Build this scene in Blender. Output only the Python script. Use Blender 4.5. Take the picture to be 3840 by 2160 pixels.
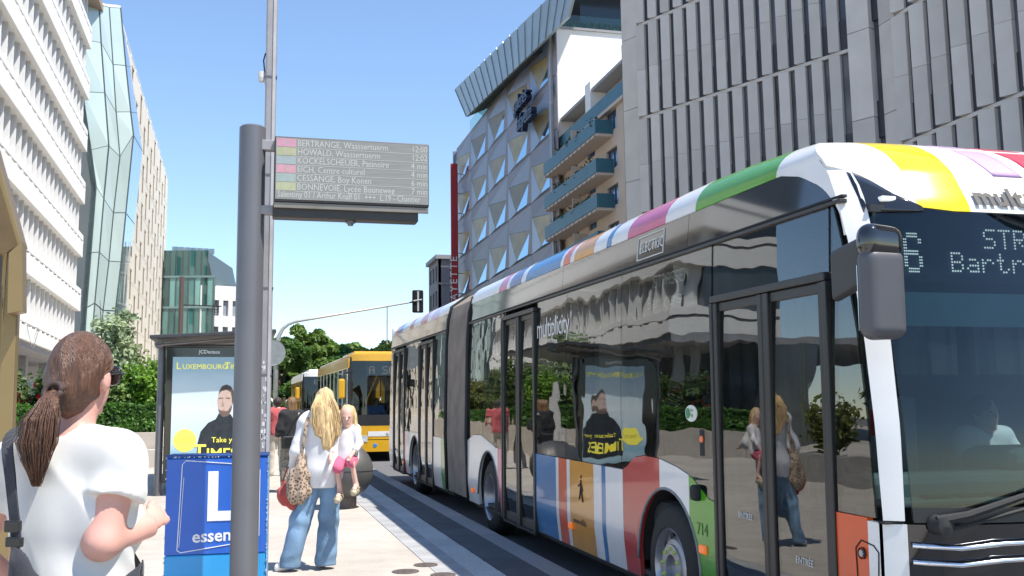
import bpy, math, random
import numpy as np
from mathutils import Vector, Matrix, Quaternion
from math import radians, sin, cos, tan, pi, sqrt, atan2, atan
random.seed(7); RNG = np.random.default_rng(7)
for o in list(bpy.data.objects): bpy.data.objects.remove(o, do_unlink=True)
SC = bpy.context.scene
COL = SC.collection

# ------------------------------------------------------------------ camera, sky, sun, exposure
SLOPE = 0.0262            # the street climbs gently away from the camera
def gz(y): return SLOPE*y if y < 170 else SLOPE*170 + (y-170)*0.004
EYE = 1.6
YAW, PITCH, ROLL = radians(14.76), radians(7.53), radians(0.77)
fw = Vector((sin(YAW)*cos(PITCH), cos(YAW)*cos(PITCH), sin(PITCH)))
rt = Vector((cos(YAW), -sin(YAW), 0)); up = rt.cross(fw)
r2 = rt*cos(ROLL) - up*sin(ROLL); u2 = rt*sin(ROLL) + up*cos(ROLL)
cam = bpy.data.cameras.new("camera"); cam.lens = 36.0*3850/3840; cam.sensor_width = 36
cam.clip_end = 3000; cam.clip_start = 0.05
cam.dof.use_dof = False
camo = bpy.data.objects.new("camera", cam); COL.objects.link(camo)
camo.matrix_world = Matrix(((r2.x, u2.x, -fw.x, 0), (r2.y, u2.y, -fw.y, 0), (r2.z, u2.z, -fw.z, EYE), (0, 0, 0, 1)))
SC.camera = camo

SUN_EL = radians(61.0)
SUN_H = Vector((0.76, -0.65, 0)).normalized()      # horizontal direction towards the sun: from the right, a little behind
world = bpy.data.worlds.new("World"); SC.world = world; world.use_nodes = True
wn = world.node_tree; wn.nodes.clear()
bgn = wn.nodes.new("ShaderNodeBackground"); wo = wn.nodes.new("ShaderNodeOutputWorld")
sky = wn.nodes.new("ShaderNodeTexSky"); sky.sky_type = 'NISHITA'; sky.sun_disc = False
sky.sun_elevation = SUN_EL; sky.sun_rotation = atan2(SUN_H.x, SUN_H.y)
sky.altitude = 0; sky.air_density = 1.0; sky.dust_density = 0.05; sky.ozone_density = 3.2
wn.links.new(sky.outputs[0], bgn.inputs[0]); bgn.inputs[1].default_value = 0.15
wn.links.new(bgn.outputs[0], wo.inputs[0])
sl = bpy.data.lights.new("sun", 'SUN'); sl.energy = 4.8; sl.angle = radians(0.53); sl.color = (1.0, 0.95, 0.87)
so = bpy.data.objects.new("sun", sl); COL.objects.link(so)
sd = SUN_H*cos(SUN_EL) + Vector((0, 0, sin(SUN_EL)))
so.rotation_euler = sd.to_track_quat('Z', 'Y').to_euler(); so.location = (30, -20, 60)
SC.view_settings.view_transform = 'Standard'; SC.view_settings.look = 'None'
SC.view_settings.exposure = 0.68; SC.view_settings.gamma = 1.0; SC.view_settings.use_curve_mapping = False
SC.cycles.max_bounces = 10; SC.cycles.transparent_max_bounces = 24; SC.cycles.glossy_bounces = 5; SC.cycles.diffuse_bounces = 3

# ------------------------------------------------------------------ helpers
MATS = {}
def M(name, col, rough=0.6, metal=0.0, var=0.12, scale=6.0, bump=0.0, bscale=None, coat=0.0, spec=0.5, emit=0.0, stretch=None, sheen=0.0, trans=0.0, sss=0.0):
    """procedural principled material: base colour with fine noise variation, optional bump"""
    if name in MATS: return MATS[name]
    m = bpy.data.materials.new(name); m.use_nodes = True; nt = m.node_tree; b = nt.nodes["Principled BSDF"]
    tc = nt.nodes.new("ShaderNodeTexCoord"); src = tc.outputs["Object"]
    if stretch:
        mp = nt.nodes.new("ShaderNodeMapping"); mp.inputs["Scale"].default_value = stretch
        nt.links.new(src, mp.inputs[0]); src = mp.outputs[0]
    n = nt.nodes.new("ShaderNodeTexNoise"); n.inputs["Scale"].default_value = scale; n.inputs["Detail"].default_value = 6
    nt.links.new(src, n.inputs["Vector"])
    r = nt.nodes.new("ShaderNodeValToRGB"); c = col
    r.color_ramp.elements[0].position = 0.3; r.color_ramp.elements[1].position = 0.7
    r.color_ramp.elements[0].color = (c[0]*(1-var), c[1]*(1-var), c[2]*(1-var), 1)
    r.color_ramp.elements[1].color = (min(1, c[0]*(1+var)), min(1, c[1]*(1+var)), min(1, c[2]*(1+var)), 1)
    nt.links.new(n.outputs[0], r.inputs[0]); nt.links.new(r.outputs[0], b.inputs["Base Color"])
    b.inputs["Roughness"].default_value = rough; b.inputs["Metallic"].default_value = metal
    b.inputs["Coat Weight"].default_value = coat; b.inputs["Coat Roughness"].default_value = 0.04
    b.inputs["Specular IOR Level"].default_value = spec
    b.inputs["Sheen Weight"].default_value = sheen
    b.inputs["Transmission Weight"].default_value = trans
    if sss: b.inputs["Subsurface Weight"].default_value = sss; b.inputs["Subsurface Radius"].default_value = (0.02, 0.008, 0.004)
    if emit:
        b.inputs["Emission Color"].default_value = (*col, 1); b.inputs["Emission Strength"].default_value = emit
    if bump:
        n2 = nt.nodes.new("ShaderNodeTexNoise"); n2.inputs["Scale"].default_value = bscale or scale*4; n2.inputs["Detail"].default_value = 4
        nt.links.new(src, n2.inputs["Vector"])
        bp = nt.nodes.new("ShaderNodeBump"); bp.inputs["Strength"].default_value = bump; bp.inputs["Distance"].default_value = 0.02
        nt.links.new(n2.outputs[0], bp.inputs["Height"]); nt.links.new(bp.outputs[0], b.inputs["Normal"])
    MATS[name] = m; return m

def vary(m, lo=.9, hi=1.08):
    """every piece that shares this material gets its own slightly different tone"""
    nt = m.node_tree; b = nt.nodes["Principled BSDF"]; src = b.inputs["Base Color"].links[0].from_socket
    oi = nt.nodes.new("ShaderNodeObjectInfo"); mr = nt.nodes.new("ShaderNodeMapRange"); mr.inputs["To Min"].default_value = lo; mr.inputs["To Max"].default_value = hi
    nt.links.new(oi.outputs["Random"], mr.inputs["Value"]); vm = nt.nodes.new("ShaderNodeVectorMath"); vm.operation = 'SCALE'
    nt.links.new(src, vm.inputs[0]); nt.links.new(mr.outputs[0], vm.inputs["Scale"]); nt.links.new(vm.outputs[0], b.inputs["Base Color"]); return m

def glass(name, tint=(0.3, 0.32, 0.32), ior=1.6, rough=0.0, refl=(1, 1, 1), wav=0.0, ws=1.2):
    """window pane: Fresnel mirror over a tinted see-through body, slightly wavy like toughened glass"""
    if name in MATS: return MATS[name]
    m = bpy.data.materials.new(name); m.use_nodes = True; nt = m.node_tree; nt.nodes.clear()
    out = nt.nodes.new("ShaderNodeOutputMaterial"); mix = nt.nodes.new("ShaderNodeMixShader")
    tr = nt.nodes.new("ShaderNodeBsdfTransparent"); tr.inputs[0].default_value = (*tint, 1)
    gl = nt.nodes.new("ShaderNodeBsdfGlossy"); gl.inputs["Roughness"].default_value = rough; gl.inputs[0].default_value = (*refl, 1)
    fr = nt.nodes.new("ShaderNodeFresnel"); 
    ge = nt.nodes.new("ShaderNodeNewGeometry"); mr = nt.nodes.new("ShaderNodeMapRange"); mr.inputs["To Min"].default_value = ior; mr.inputs["To Max"].default_value = 1/ior
    nt.links.new(ge.outputs["Backfacing"], mr.inputs["Value"]); nt.links.new(mr.outputs[0], fr.inputs[0])   # same reflectance on both faces of the pane
    if wav:
        tc = nt.nodes.new("ShaderNodeTexCoord"); n = nt.nodes.new("ShaderNodeTexNoise"); n.inputs["Scale"].default_value = ws; n.inputs["Detail"].default_value = 1.5
        nt.links.new(tc.outputs["Object"], n.inputs["Vector"])
        bp = nt.nodes.new("ShaderNodeBump"); bp.inputs["Strength"].default_value = wav; bp.inputs["Distance"].default_value = 0.1
        nt.links.new(n.outputs[0], bp.inputs["Height"]); nt.links.new(bp.outputs[0], gl.inputs["Normal"])
    nt.links.new(fr.outputs[0], mix.inputs[0]); nt.links.new(tr.outputs[0], mix.inputs[1]); nt.links.new(gl.outputs[0], mix.inputs[2])
    nt.links.new(mix.outputs[0], out.inputs[0]); MATS[name] = m; return m

def tag(o, label=None, cat=None, group=None, kind=None):
    if label: o["label"] = label
    if cat: o["category"] = cat
    if group: o["group"] = group
    if kind: o["kind"] = kind
    return o
def link(o, parent=None):
    COL.objects.link(o)
    if parent is not None: o.parent = parent
    return o
def empty(name, loc=(0, 0, 0), rot=(0, 0, 0), label=None, cat=None, group=None, kind=None):
    o = bpy.data.objects.new(name, None); o.empty_display_size = 0.1; o.location = loc; o.rotation_euler = rot
    COL.objects.link(o); return tag(o, label, cat, group, kind)
def shared(name, me, parent, loc=(0, 0, 0), rot=(0, 0, 0), scale=(1, 1, 1)):
    o = bpy.data.objects.new(name, me); o.location = loc; o.rotation_euler = rot; o.scale = scale
    return link(o, parent)
def copy_tree(o, parent=None, **kw):
    c = o.copy(); COL.objects.link(c); c.parent = parent
    for ch in o.children: copy_tree(ch, c)
    return c

class MB:
    def __init__(s): s.v = []; s.f = []; s.mi = []
    def add(s, v, f, mi=0):
        k = len(s.v); s.v += [tuple(p) for p in v]; s.f += [tuple(i+k for i in q) for q in f]; s.mi += [mi]*len(f); return s
    def box(s, x0, x1, y0, y1, z0, z1, mi=0):
        return s.add([(x, y, z) for x in (x0, x1) for y in (y0, y1) for z in (z0, z1)],
                     [(0, 1, 3, 2), (4, 6, 7, 5), (0, 4, 5, 1), (2, 3, 7, 6), (0, 2, 6, 4), (1, 5, 7, 3)], mi)
    def hexa(s, p, mi=0):   # 8 points: bottom ring 4, top ring 4
        return s.add(p, [(3, 2, 1, 0), (4, 5, 6, 7), (0, 1, 5, 4), (1, 2, 6, 5), (2, 3, 7, 6), (3, 0, 4, 7)], mi)
    def prism(s, poly, off, mi=0):   # planar polygon (3d points) extruded by vector off
        n = len(poly); off = Vector(off); a = [Vector(p) for p in poly]
        return s.add([tuple(p) for p in a]+[tuple(p+off) for p in a],
                     [tuple(range(n))[::-1], tuple(range(n, 2*n))]+[(i, (i+1) % n, n+(i+1) % n, n+i) for i in range(n)], mi)
    def tube(s, pts, r, n=8, mi=0, cap=True):
        P = [Vector(p) for p in pts]; R = r if isinstance(r, (list, tuple)) else [r]*len(P); V = []; F = []
        t0 = (P[1]-P[0]).normalized(); a = t0.orthogonal().normalized(); prev = t0
        for i, p in enumerate(P):
            t = (P[min(i+1, len(P)-1)]-P[max(i-1, 0)]).normalized()
            q = prev.rotation_difference(t); a = (q @ a); a = (a-t*a.dot(t)).normalized(); prev = t; b = t.cross(a)
            for k in range(n):
                w = 2*pi*k/n; V.append(tuple(p+(a*cos(w)+b*sin(w))*R[i]))
        for i in range(len(P)-1):
            for k in range(n): F.append((i*n+k, i*n+(k+1) % n, (i+1)*n+(k+1) % n, (i+1)*n+k))
        if cap: F += [tuple(range(n))[::-1], tuple(range((len(P)-1)*n, len(P)*n))]
        return s.add(V, F, mi)
    def lathe(s, prof, c=(0, 0, 0), ax='z', n=32, mi=0):   # prof: (r, h)
        V = []; F = []
        for r, h in prof:
            for k in range(n):
                w = 2*pi*k/n; a, b = r*cos(w), r*sin(w)
                p = (a, b, h) if ax == 'z' else ((h, a, b) if ax == 'x' else (a, h, b))
                V.append((c[0]+p[0], c[1]+p[1], c[2]+p[2]))
        for i in range(len(prof)-1):
            for k in range(n): F.append((i*n+k, i*n+(k+1) % n, (i+1)*n+(k+1) % n, (i+1)*n+k))
        return s.add(V, F, mi)
    def shell(s, fn, nu, nv, off, mi=0):   # curved slab: outer surface fn(u,v) with thickness vector off
        o = Vector(off); V = []; V2 = []
        for i in range(nu+1):
            for j in range(nv+1):
                p = Vector(fn(i/nu, j/nv)); V.append(tuple(p)); V2.append(tuple(p+o))
        N = len(V); W = nv+1; F = []
        for i in range(nu):
            for j in range(nv):
                q = (i*W+j, i*W+j+1, (i+1)*W+j+1, (i+1)*W+j); F.append(q); F.append(tuple(N+k for k in q[::-1]))
        for i in range(nu):
            for j in (0, nv): F.append((i*W+j, (i+1)*W+j, N+(i+1)*W+j, N+i*W+j))
        for j in range(nv):
            for i in (0, nu): F.append((i*W+j, i*W+j+1, N+i*W+j+1, N+i*W+j))
        return s.add(V+V2, F, mi)
    def mesh(s, name, mats, smooth=False):
        me = bpy.data.meshes.new(name); me.from_pydata(s.v, [], s.f)
        for m in (mats if isinstance(mats, (list, tuple)) else [mats]): me.materials.append(m)
        if any(s.mi): me.polygons.foreach_set("material_index", s.mi)
        if smooth: me.polygons.foreach_set("use_smooth", [True]*len(me.polygons))
        import bmesh
        bm = bmesh.new(); bm.from_mesh(me); bmesh.ops.recalc_face_normals(bm, faces=bm.faces); bm.to_mesh(me); bm.free()
        me.update(); return me
    def build(s, name, mats, parent=None, smooth=False, bevel=0.0, seg=2, auto=None, loc=None, rot=None):
        o = bpy.data.objects.new(name, s.mesh(name, mats, smooth)); link(o, parent)
        if loc: o.location = loc
        if rot: o.rotation_euler = rot
        if bevel:
            b = o.modifiers.new("bevel", 'BEVEL'); b.width = bevel; b.segments = seg; b.limit_method = 'ANGLE'; b.angle_limit = radians(40)
        if auto:
            o.data.set_sharp_from_angle(angle=radians(auto))
        return o
def box(name, a, b, m, parent=None, bevel=0.0, **k):
    return MB().box(a[0], b[0], a[1], b[1], a[2], b[2]).build(name, m, parent, bevel=bevel, **k)

def text(name, body, size, org, right, upv, m, parent=None, depth=0.002, align='LEFT', sx=1.0, shear=0.0, bold=0.0, space=1.0):
    """lettering as mesh; lies on the plane (right, upv) at org, in the parent's local frame"""
    cu = bpy.data.curves.new("tmp", 'FONT'); cu.body = body; cu.size = size; cu.extrude = depth; cu.align_x = align
    cu.shear = shear; cu.offset = bold; cu.space_character = space; cu.resolution_u = 2
    t = bpy.data.objects.new("tmp", cu); COL.objects.link(t)
    dg = bpy.context.evaluated_depsgraph_get(); me = bpy.data.meshes.new_from_object(t.evaluated_get(dg))
    bpy.data.objects.remove(t); bpy.data.curves.remove(cu)
    R = Vector(right).normalized(); U = Vector(upv).normalized(); N = R.cross(U)
    me.transform(Matrix(((R.x*sx, U.x, N.x, org[0]), (R.y*sx, U.y, N.y, org[1]), (R.z*sx, U.z, N.z, org[2]), (0, 0, 0, 1))))
    me.materials.clear(); me.materials.append(m)
    o = bpy.data.objects.new(name, me); return link(o, parent)

def holed(mb, O, U, W, H, T, holes, mi=0, rmi=0):
    """wall rectangle W x H at O (U horizontal unit vector, z up) with rectangular holes [(u0,u1,z0,z1)], thickness vector T; with reveals"""
    O = Vector(O); U = Vector(U); T = Vector(T)
    us = sorted({0, W} | {round(max(0, min(W, a)), 4) for h in holes for a in h[:2]}); zs = sorted({0, H} | {round(max(0, min(H, a)), 4) for h in holes for a in h[2:]})
    P = lambda u, z: O+U*u+Vector((0, 0, z))
    inh = lambda u, z: any(h[0] < u < h[1] and h[2] < z < h[3] for h in holes)
    for j in range(len(zs)-1):
        run = None
        for i in range(len(us)):
            solid = i < len(us)-1 and not inh((us[i]+us[i+1])/2, (zs[j]+zs[j+1])/2)
            if solid and run is None: run = us[i]
            if not solid and run is not None:
                a, b = run, us[i]; p = [P(a, zs[j]), P(b, zs[j]), P(b, zs[j+1]), P(a, zs[j+1])]
                mb.add(p, [(0, 1, 2, 3)], mi); run = None
    for h in holes:
        p = [P(h[0], h[2]), P(h[1], h[2]), P(h[1], h[3]), P(h[0], h[3])]
        mb.add(p+[q+T for q in p], [(i, (i+1) % 4, 4+(i+1) % 4, 4+i) for i in range(4)], rmi)
    for a, b in (((0, 0), (W, 0)), ((W, 0), (W, H)), ((W, H), (0, H)), ((0, H), (0, 0))):
        p, q = P(*a), P(*b); mb.add([p, q, q+T, p+T], [(0, 1, 2, 3)], mi)
    return mb

# ---- implicit surfaces: smooth unions of tapered capsules and ellipsoids, meshed with surface nets
class SDF:
    def __init__(s, lo, hi, h):
        s.lo = np.array(lo, np.float32); s.h = h; s.n = np.ceil((np.array(hi)-s.lo)/h).astype(int)+1
        s.g = np.full(s.n, 9.0, np.float32)
        s.ax = [s.lo[i]+h*np.arange(s.n[i], dtype=np.float32) for i in range(3)]
    def _sl(s, lo, hi, mg):
        i0 = np.clip(((np.array(lo)-mg-s.lo)/s.h).astype(int), 0, s.n-1); i1 = np.clip(((np.array(hi)+mg-s.lo)/s.h).astype(int)+2, 1, s.n)
        sl = tuple(slice(a, max(b, a+1)) for a, b in zip(i0, i1))
        X, Y, Z = np.meshgrid(*[s.ax[i][sl[i]] for i in range(3)], indexing='ij'); return sl, X, Y, Z
    def _mix(s, sl, d, k, op):
        g = s.g[sl]
        if op == 'sub':
            h = np.clip(0.5-0.5*(g+d)/k, 0, 1); s.g[sl] = g*(1-h)+(-d)*h+k*h*(1-h)
        else:
            h = np.clip(0.5+0.5*(g-d)/k, 0, 1); s.g[sl] = g*(1-h)+d*h-k*h*(1-h)
        return s
    def cap(s, a, b, ra, rb=None, k=0.02, op='add', flat=None):
        rb = ra if rb is None else rb; a = np.array(a, np.float32); b = np.array(b, np.float32); R = max(ra, rb)*(1.0 if flat is None else 1/min(flat[3], 1))
        sl, X, Y, Z = s._sl(np.minimum(a, b)-R, np.maximum(a, b)+R, 0.04+k)
        ab = b-a; L = float(ab@ab)+1e-9
        px, py, pz = X-a[0], Y-a[1], Z-a[2]; t = np.clip((px*ab[0]+py*ab[1]+pz*ab[2])/L, 0, 1)
        qx, qy, qz = px-t*ab[0], py-t*ab[1], pz-t*ab[2]
        if flat is not None:   # squash along a direction: (x,y,z,f): radius along that direction is f * radius
            f = flat[3]; n = np.array(flat[:3]); n = n/np.linalg.norm(n); w = qx*n[0]+qy*n[1]+qz*n[2]; e = (1/f-1)
            qx, qy, qz = qx+w*n[0]*e, qy+w*n[1]*e, qz+w*n[2]*e
        d = np.sqrt(qx*qx+qy*qy+qz*qz)-(ra+(rb-ra)*t)
        if flat is not None: d = d*min(1, flat[3]*1.3)
        return s._mix(sl, d, k, op)
    def ell(s, c, r, k=0.02, op='add', rot=None):
        c = np.array(c, np.float32); R = max(r); sl, X, Y, Z = s._sl(c-R, c+R, 0.04+k)
        p = np.stack([X-c[0], Y-c[1], Z-c[2]], -1)
        if rot is not None: p = p@np.array(rot.to_3x3() if hasattr(rot, 'to_3x3') else rot, np.float32)
        r = np.array(r, np.float32); k0 = np.sqrt(((p/r)**2).sum(-1)); k1 = np.sqrt(((p/(r*r))**2).sum(-1))+1e-6
        return s._mix(sl, k0*(k0-1)/k1, k, op)
    def chain(s, pts, rs, k=0.02, flat=None):
        for i in range(len(pts)-1): s.cap(pts[i], pts[i+1], rs[i], rs[i+1], k, flat=flat)
        return s
    def wrinkle(s, amp, fn):
        X, Y, Z = np.meshgrid(*s.ax, indexing='ij'); near = np.abs(s.g) < 0.05
        s.g[near] += amp*fn(X[near], Y[near], Z[near]); return s
    def cut(s, n, d):   # keep side where n.p <= d
        X, Y, Z = np.meshgrid(*s.ax, indexing='ij'); n = np.array(n, float); n /= np.linalg.norm(n)
        s.g = np.maximum(s.g, (X*n[0]+Y*n[1]+Z*n[2]-d).astype(np.float32)); return s
    def mesh(s, name, m, smooth=True):
        g = s.g.copy()
        for ax in range(3):
            for e in (0, -1): g[tuple(e if i == ax else slice(None) for i in range(3))] = 1.0
        n = g.shape; ins = g < 0
        c = [g[i:n[0]-1+i, j:n[1]-1+j, k:n[2]-1+k] for i in (0, 1) for j in (0, 1) for k in (0, 1)]
        cnt = sum((q < 0).astype(np.int8) for q in c); act = (cnt > 0) & (cnt < 8); idx = np.argwhere(act)
        if len(idx) == 0: return bpy.data.meshes.new(name)
        vid = np.full(act.shape, -1, np.int64); vid[act] = np.arange(len(idx))
        cv = np.stack([q[act] for q in c], 1); co = np.array([(i, j, k) for i in (0, 1) for j in (0, 1) for k in (0, 1)], float)
        P = np.zeros((len(idx), 3)); W = np.zeros(len(idx))
        for a in range(8):
            for b in range(a+1, 8):
                if np.abs(co[a]-co[b]).sum() != 1: continue
                x = (cv[:, a] < 0) != (cv[:, b] < 0)
                t = cv[:, a]/np.where(np.abs(cv[:, a]-cv[:, b]) < 1e-9, 1, cv[:, a]-cv[:, b]); t = np.clip(t, 0, 1)
                P[x] += (co[a]+(co[b]-co[a])*t[:, None])[x]; W[x] += 1
        P = (idx+P/np.maximum(W, 1)[:, None])*s.h+s.lo
        F = []
        for ax in range(3):
            o1, o2 = [(1, 2), (2, 0), (0, 1)][ax]
            A = ins; B = np.roll(ins, -1, ax); ch = A != B
            sl = [slice(1, n[i]-1) for i in range(3)]; sl[ax] = slice(0, n[ax]-1)
            m_ = np.zeros_like(ch); m_[tuple(sl)] = ch[tuple(sl)]
            e = np.argwhere(m_); 
            if len(e) == 0: continue
            d1 = np.zeros(3, int); d1[o1] = 1; d2 = np.zeros(3, int); d2[o2] = 1
            q = [vid[tuple((e-x).T)] for x in (d1*0, d1, d1+d2, d2)]; Q = np.stack(q, 1)
            fl = A[tuple(e.T)]; Q[~fl] = Q[~fl][:, ::-1]; F.append(Q)
        F = np.concatenate(F); F = F[(F >= 0).all(1)]
        me = bpy.data.meshes.new(name); me.from_pydata(P.tolist(), [], F.tolist()); me.materials.append(m)
        if smooth: me.polygons.foreach_set("use_smooth", [True]*len(me.polygons))
        me.update(); return me
    def build(s, name, m, parent=None):
        o = bpy.data.objects.new(name, s.mesh(name, m)); return link(o, parent)

def leaf_mesh(name, pts, nrm, size, m, aspect=1.6, jitter=0.6):
    """many small leaf faces (bent quads as two triangles each) at the given points"""
    n = len(pts); d = nrm+RNG.normal(0, jitter, (n, 3)); d /= np.linalg.norm(d, axis=1)[:, None]+1e-9
    a = np.cross(d, RNG.normal(0, 1, (n, 3))); a /= np.linalg.norm(a, axis=1)[:, None]+1e-9; b = np.cross(d, a)
    sz = size*(0.6+0.8*RNG.random(n))[:, None]
    V = np.stack([pts-a*sz*aspect/2, pts+b*sz/2+d*sz*0.12, pts+a*sz*aspect/2, pts-b*sz/2+d*sz*0.12], 1).reshape(-1, 3)
    me = bpy.data.meshes.new(name); me.from_pydata(V.tolist(), [], [(4*i, 4*i+1, 4*i+2, 4*i+3) for i in range(n)]); me.materials.append(m); me.update(); return me
def leafmat(name, col, var=0.5, rough=0.5, tl=0.35):
    if name in MATS: return MATS[name]
    m = bpy.data.materials.new(name); m.use_nodes = True; nt = m.node_tree; b = nt.nodes["Principled BSDF"]
    tc = nt.nodes.new("ShaderNodeTexCoord"); n = nt.nodes.new("ShaderNodeTexNoise"); n.inputs["Scale"].default_value = 2.3; n.inputs["Detail"].default_value = 8
    nt.links.new(tc.outputs["Object"], n.inputs["Vector"]); r = nt.nodes.new("ShaderNodeValToRGB")
    r.color_ramp.elements[0].position = 0.35; r.color_ramp.elements[1].position = 0.65
    r.color_ramp.elements[0].color = (col[0]*(1-var), col[1]*(1-var*0.8), col[2]*(1-var), 1); r.color_ramp.elements[1].color = (col[0]*(1+var), col[1]*(1+var), col[2]*(1+var*0.5), 1)
    nt.links.new(n.outputs[0], r.inputs[0]); nt.links.new(r.outputs[0], b.inputs["Base Color"]); b.inputs["Roughness"].default_value = rough
    t = nt.nodes.new("ShaderNodeBsdfTranslucent"); mix = nt.nodes.new("ShaderNodeMixShader"); mix.inputs[0].default_value = tl
    nt.links.new(r.outputs[0], t.inputs[0]); nt.links.new(b.outputs[0], mix.inputs[1]); nt.links.new(t.outputs[0], mix.inputs[2])
    nt.links.new(mix.outputs[0], nt.nodes["Material Output"].inputs[0]); MATS[name] = m; return m
# ------------------------------------------------------------------ ground, road, pavement
def sheet(name, x0, x1, ys, dz, m, parent=None, kind="structure"):
    mb = MB(); n = len(ys)
    mb.add([(x, y, gz(y)+dz) for y in ys for x in (x0, x1)], [(2*i, 2*i+1, 2*i+3, 2*i+2) for i in range(n-1)])
    o = mb.build(name, m, parent)
    return tag(o, kind=kind) if parent is None else o
YS = [-90, -40, 0, 20, 60, 110, 170, 400, 1500]
m_asph = M("asphalt", (0.13, 0.13, 0.135), 0.9, var=0.25, scale=30, bump=0.4, bscale=220)
m_beige = M("pale pavement", (0.50, 0.455, 0.40), 0.9, var=0.09, scale=3.5, bump=0.35, bscale=160)
sheet("ground", -700, 700, YS, -0.30, M("ground soil", (0.16, 0.16, 0.14), 0.95))
sheet("road", 2.9, 21.5, [-90, -40, 0, 20, 60, 110, 170], -0.16, m_asph)
pav = sheet("pavement", -45, 1.755, [-90, -40, 0, 20, 60, 110, 170], 0.0, m_beige)
sheet("pavement_far_side", 21.5, 60, [-90, -40, 0, 20, 60, 110, 170], -0.02, M("far pavement", (0.32, 0.31, 0.3), 0.9))
# fine debris stains on the pale paving are in the material; add subtle large blotches
nt = m_beige.node_tree; b = nt.nodes["Principled BSDF"]; tc = nt.nodes.new("ShaderNodeTexCoord")
vo = nt.nodes.new("ShaderNodeTexNoise"); vo.inputs["Scale"].default_value = 90; vo.inputs["Detail"].default_value = 3
nt.links.new(tc.outputs["Object"], vo.inputs["Vector"]); rp = nt.nodes.new("ShaderNodeValToRGB")
rp.color_ramp.elements[0].position = 0.28; rp.color_ramp.elements[0].color = (0.72, 0.7, 0.68, 1); rp.color_ramp.elements[1].position = 0.5
nt.links.new(vo.outputs[0], rp.inputs[0]); mx = nt.nodes.new("ShaderNodeMix"); mx.data_type = 'RGBA'; mx.blend_type = 'MULTIPLY'; mx.inputs[0].default_value = 1
old = b.inputs["Base Color"].links[0].from_socket; nt.links.new(old, mx.inputs[6]); nt.links.new(rp.outputs[0], mx.inputs[7]); vr = nt.nodes.new("ShaderNodeTexVoronoi"); vr.inputs["Scale"].default_value = 2.6; nt.links.new(tc.outputs["Object"], vr.inputs["Vector"])      # trodden gum spots
r3 = nt.nodes.new("ShaderNodeValToRGB"); r3.color_ramp.elements[0].position = .045; r3.color_ramp.elements[0].color = (.62, .60, .58, 1); r3.color_ramp.elements[1].position = .075; nt.links.new(vr.outputs["Distance"], r3.inputs[0])
n4 = nt.nodes.new("ShaderNodeTexNoise"); n4.inputs["Scale"].default_value = .45; n4.inputs["Detail"].default_value = 7; nt.links.new(tc.outputs["Object"], n4.inputs["Vector"])     # broad wear stains
r4 = nt.nodes.new("ShaderNodeValToRGB"); r4.color_ramp.elements[0].position = .35; r4.color_ramp.elements[0].color = (.86, .85, .84, 1); r4.color_ramp.elements[1].position = .6; nt.links.new(n4.outputs[0], r4.inputs[0])
m3 = nt.nodes.new("ShaderNodeMix"); m3.data_type = 'RGBA'; m3.blend_type = 'MULTIPLY'; m3.inputs[0].default_value = 1; nt.links.new(mx.outputs[2], m3.inputs[6]); nt.links.new(r3.outputs[0], m3.inputs[7])
m4 = nt.nodes.new("ShaderNodeMix"); m4.data_type = 'RGBA'; m4.blend_type = 'MULTIPLY'; m4.inputs[0].default_value = 1; nt.links.new(m3.outputs[2], m4.inputs[6]); nt.links.new(r4.outputs[0], m4.inputs[7])
nt.links.new(m4.outputs[2], b.inputs["Base Color"])

m_lgrey = M("light grey slab", (0.36, 0.36, 0.36), 0.85, var=0.12, scale=5, bump=0.3, bscale=150)
m_tact = M("white tactile slab", (0.55, 0.55, 0.54), 0.85, var=0.1, scale=20)
m_dark = M("dark slab", (0.085, 0.09, 0.1), 0.85, var=0.15, scale=6, bump=0.3, bscale=150)
m_kerb = M("kerb granite", (0.30, 0.29, 0.285), 0.8, var=0.2, scale=60, bump=0.2, bscale=200)
SP = atan(SLOPE)
def slabs(name, x0, x1, step, y0, y1, m, h=0.06, dz=0.0, bev=0.004, gap=0.006, ribs=0):
    mb = MB().box(x0+gap/2, x1-gap/2, gap/2, step-gap/2, -h, 0)
    if ribs:
        mb = MB().box(x0+gap/2, x1-gap/2, gap/2, step-gap/2, -h, -0.006); w = (x1-x0)/ribs
        for i in range(ribs):
            for j in range(int(step/w)): mb.box(x0+w*(i+.18), x0+w*(i+.82), w*(j+.18), w*(j+.82), -0.006, 0.0)
    me = mb.mesh(name, m); y = y0
    while y < y1:
        shared(name, me, pav, (0, y, gz(y)+dz+random.uniform(-.0015, .0015)), (SP, 0, 0)); y += step
bed = sheet("slab_bed", 1.755, 2.9, [-90, -40, 0, 20, 60, 110, 170], -0.055, m_dark, pav)
slabs("paving_slab", 1.76, 2.07, 0.6, 3, 42, m_lgrey)
slabs("tactile_slab", 2.07, 2.35, 0.56, 4, 42, m_tact, ribs=7)
slabs("dark_slab", 2.35, 2.72, 0.6, 3, 42, m_dark)
slabs("kerb_stone", 2.72, 2.96, 1.0, 3, 60, m_kerb, h=0.20, bev=0.02)
m_iron = M("cast iron", (0.16, 0.13, 0.12), 0.7, 0.3, var=0.3, scale=40, bump=0.5, bscale=120)
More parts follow.
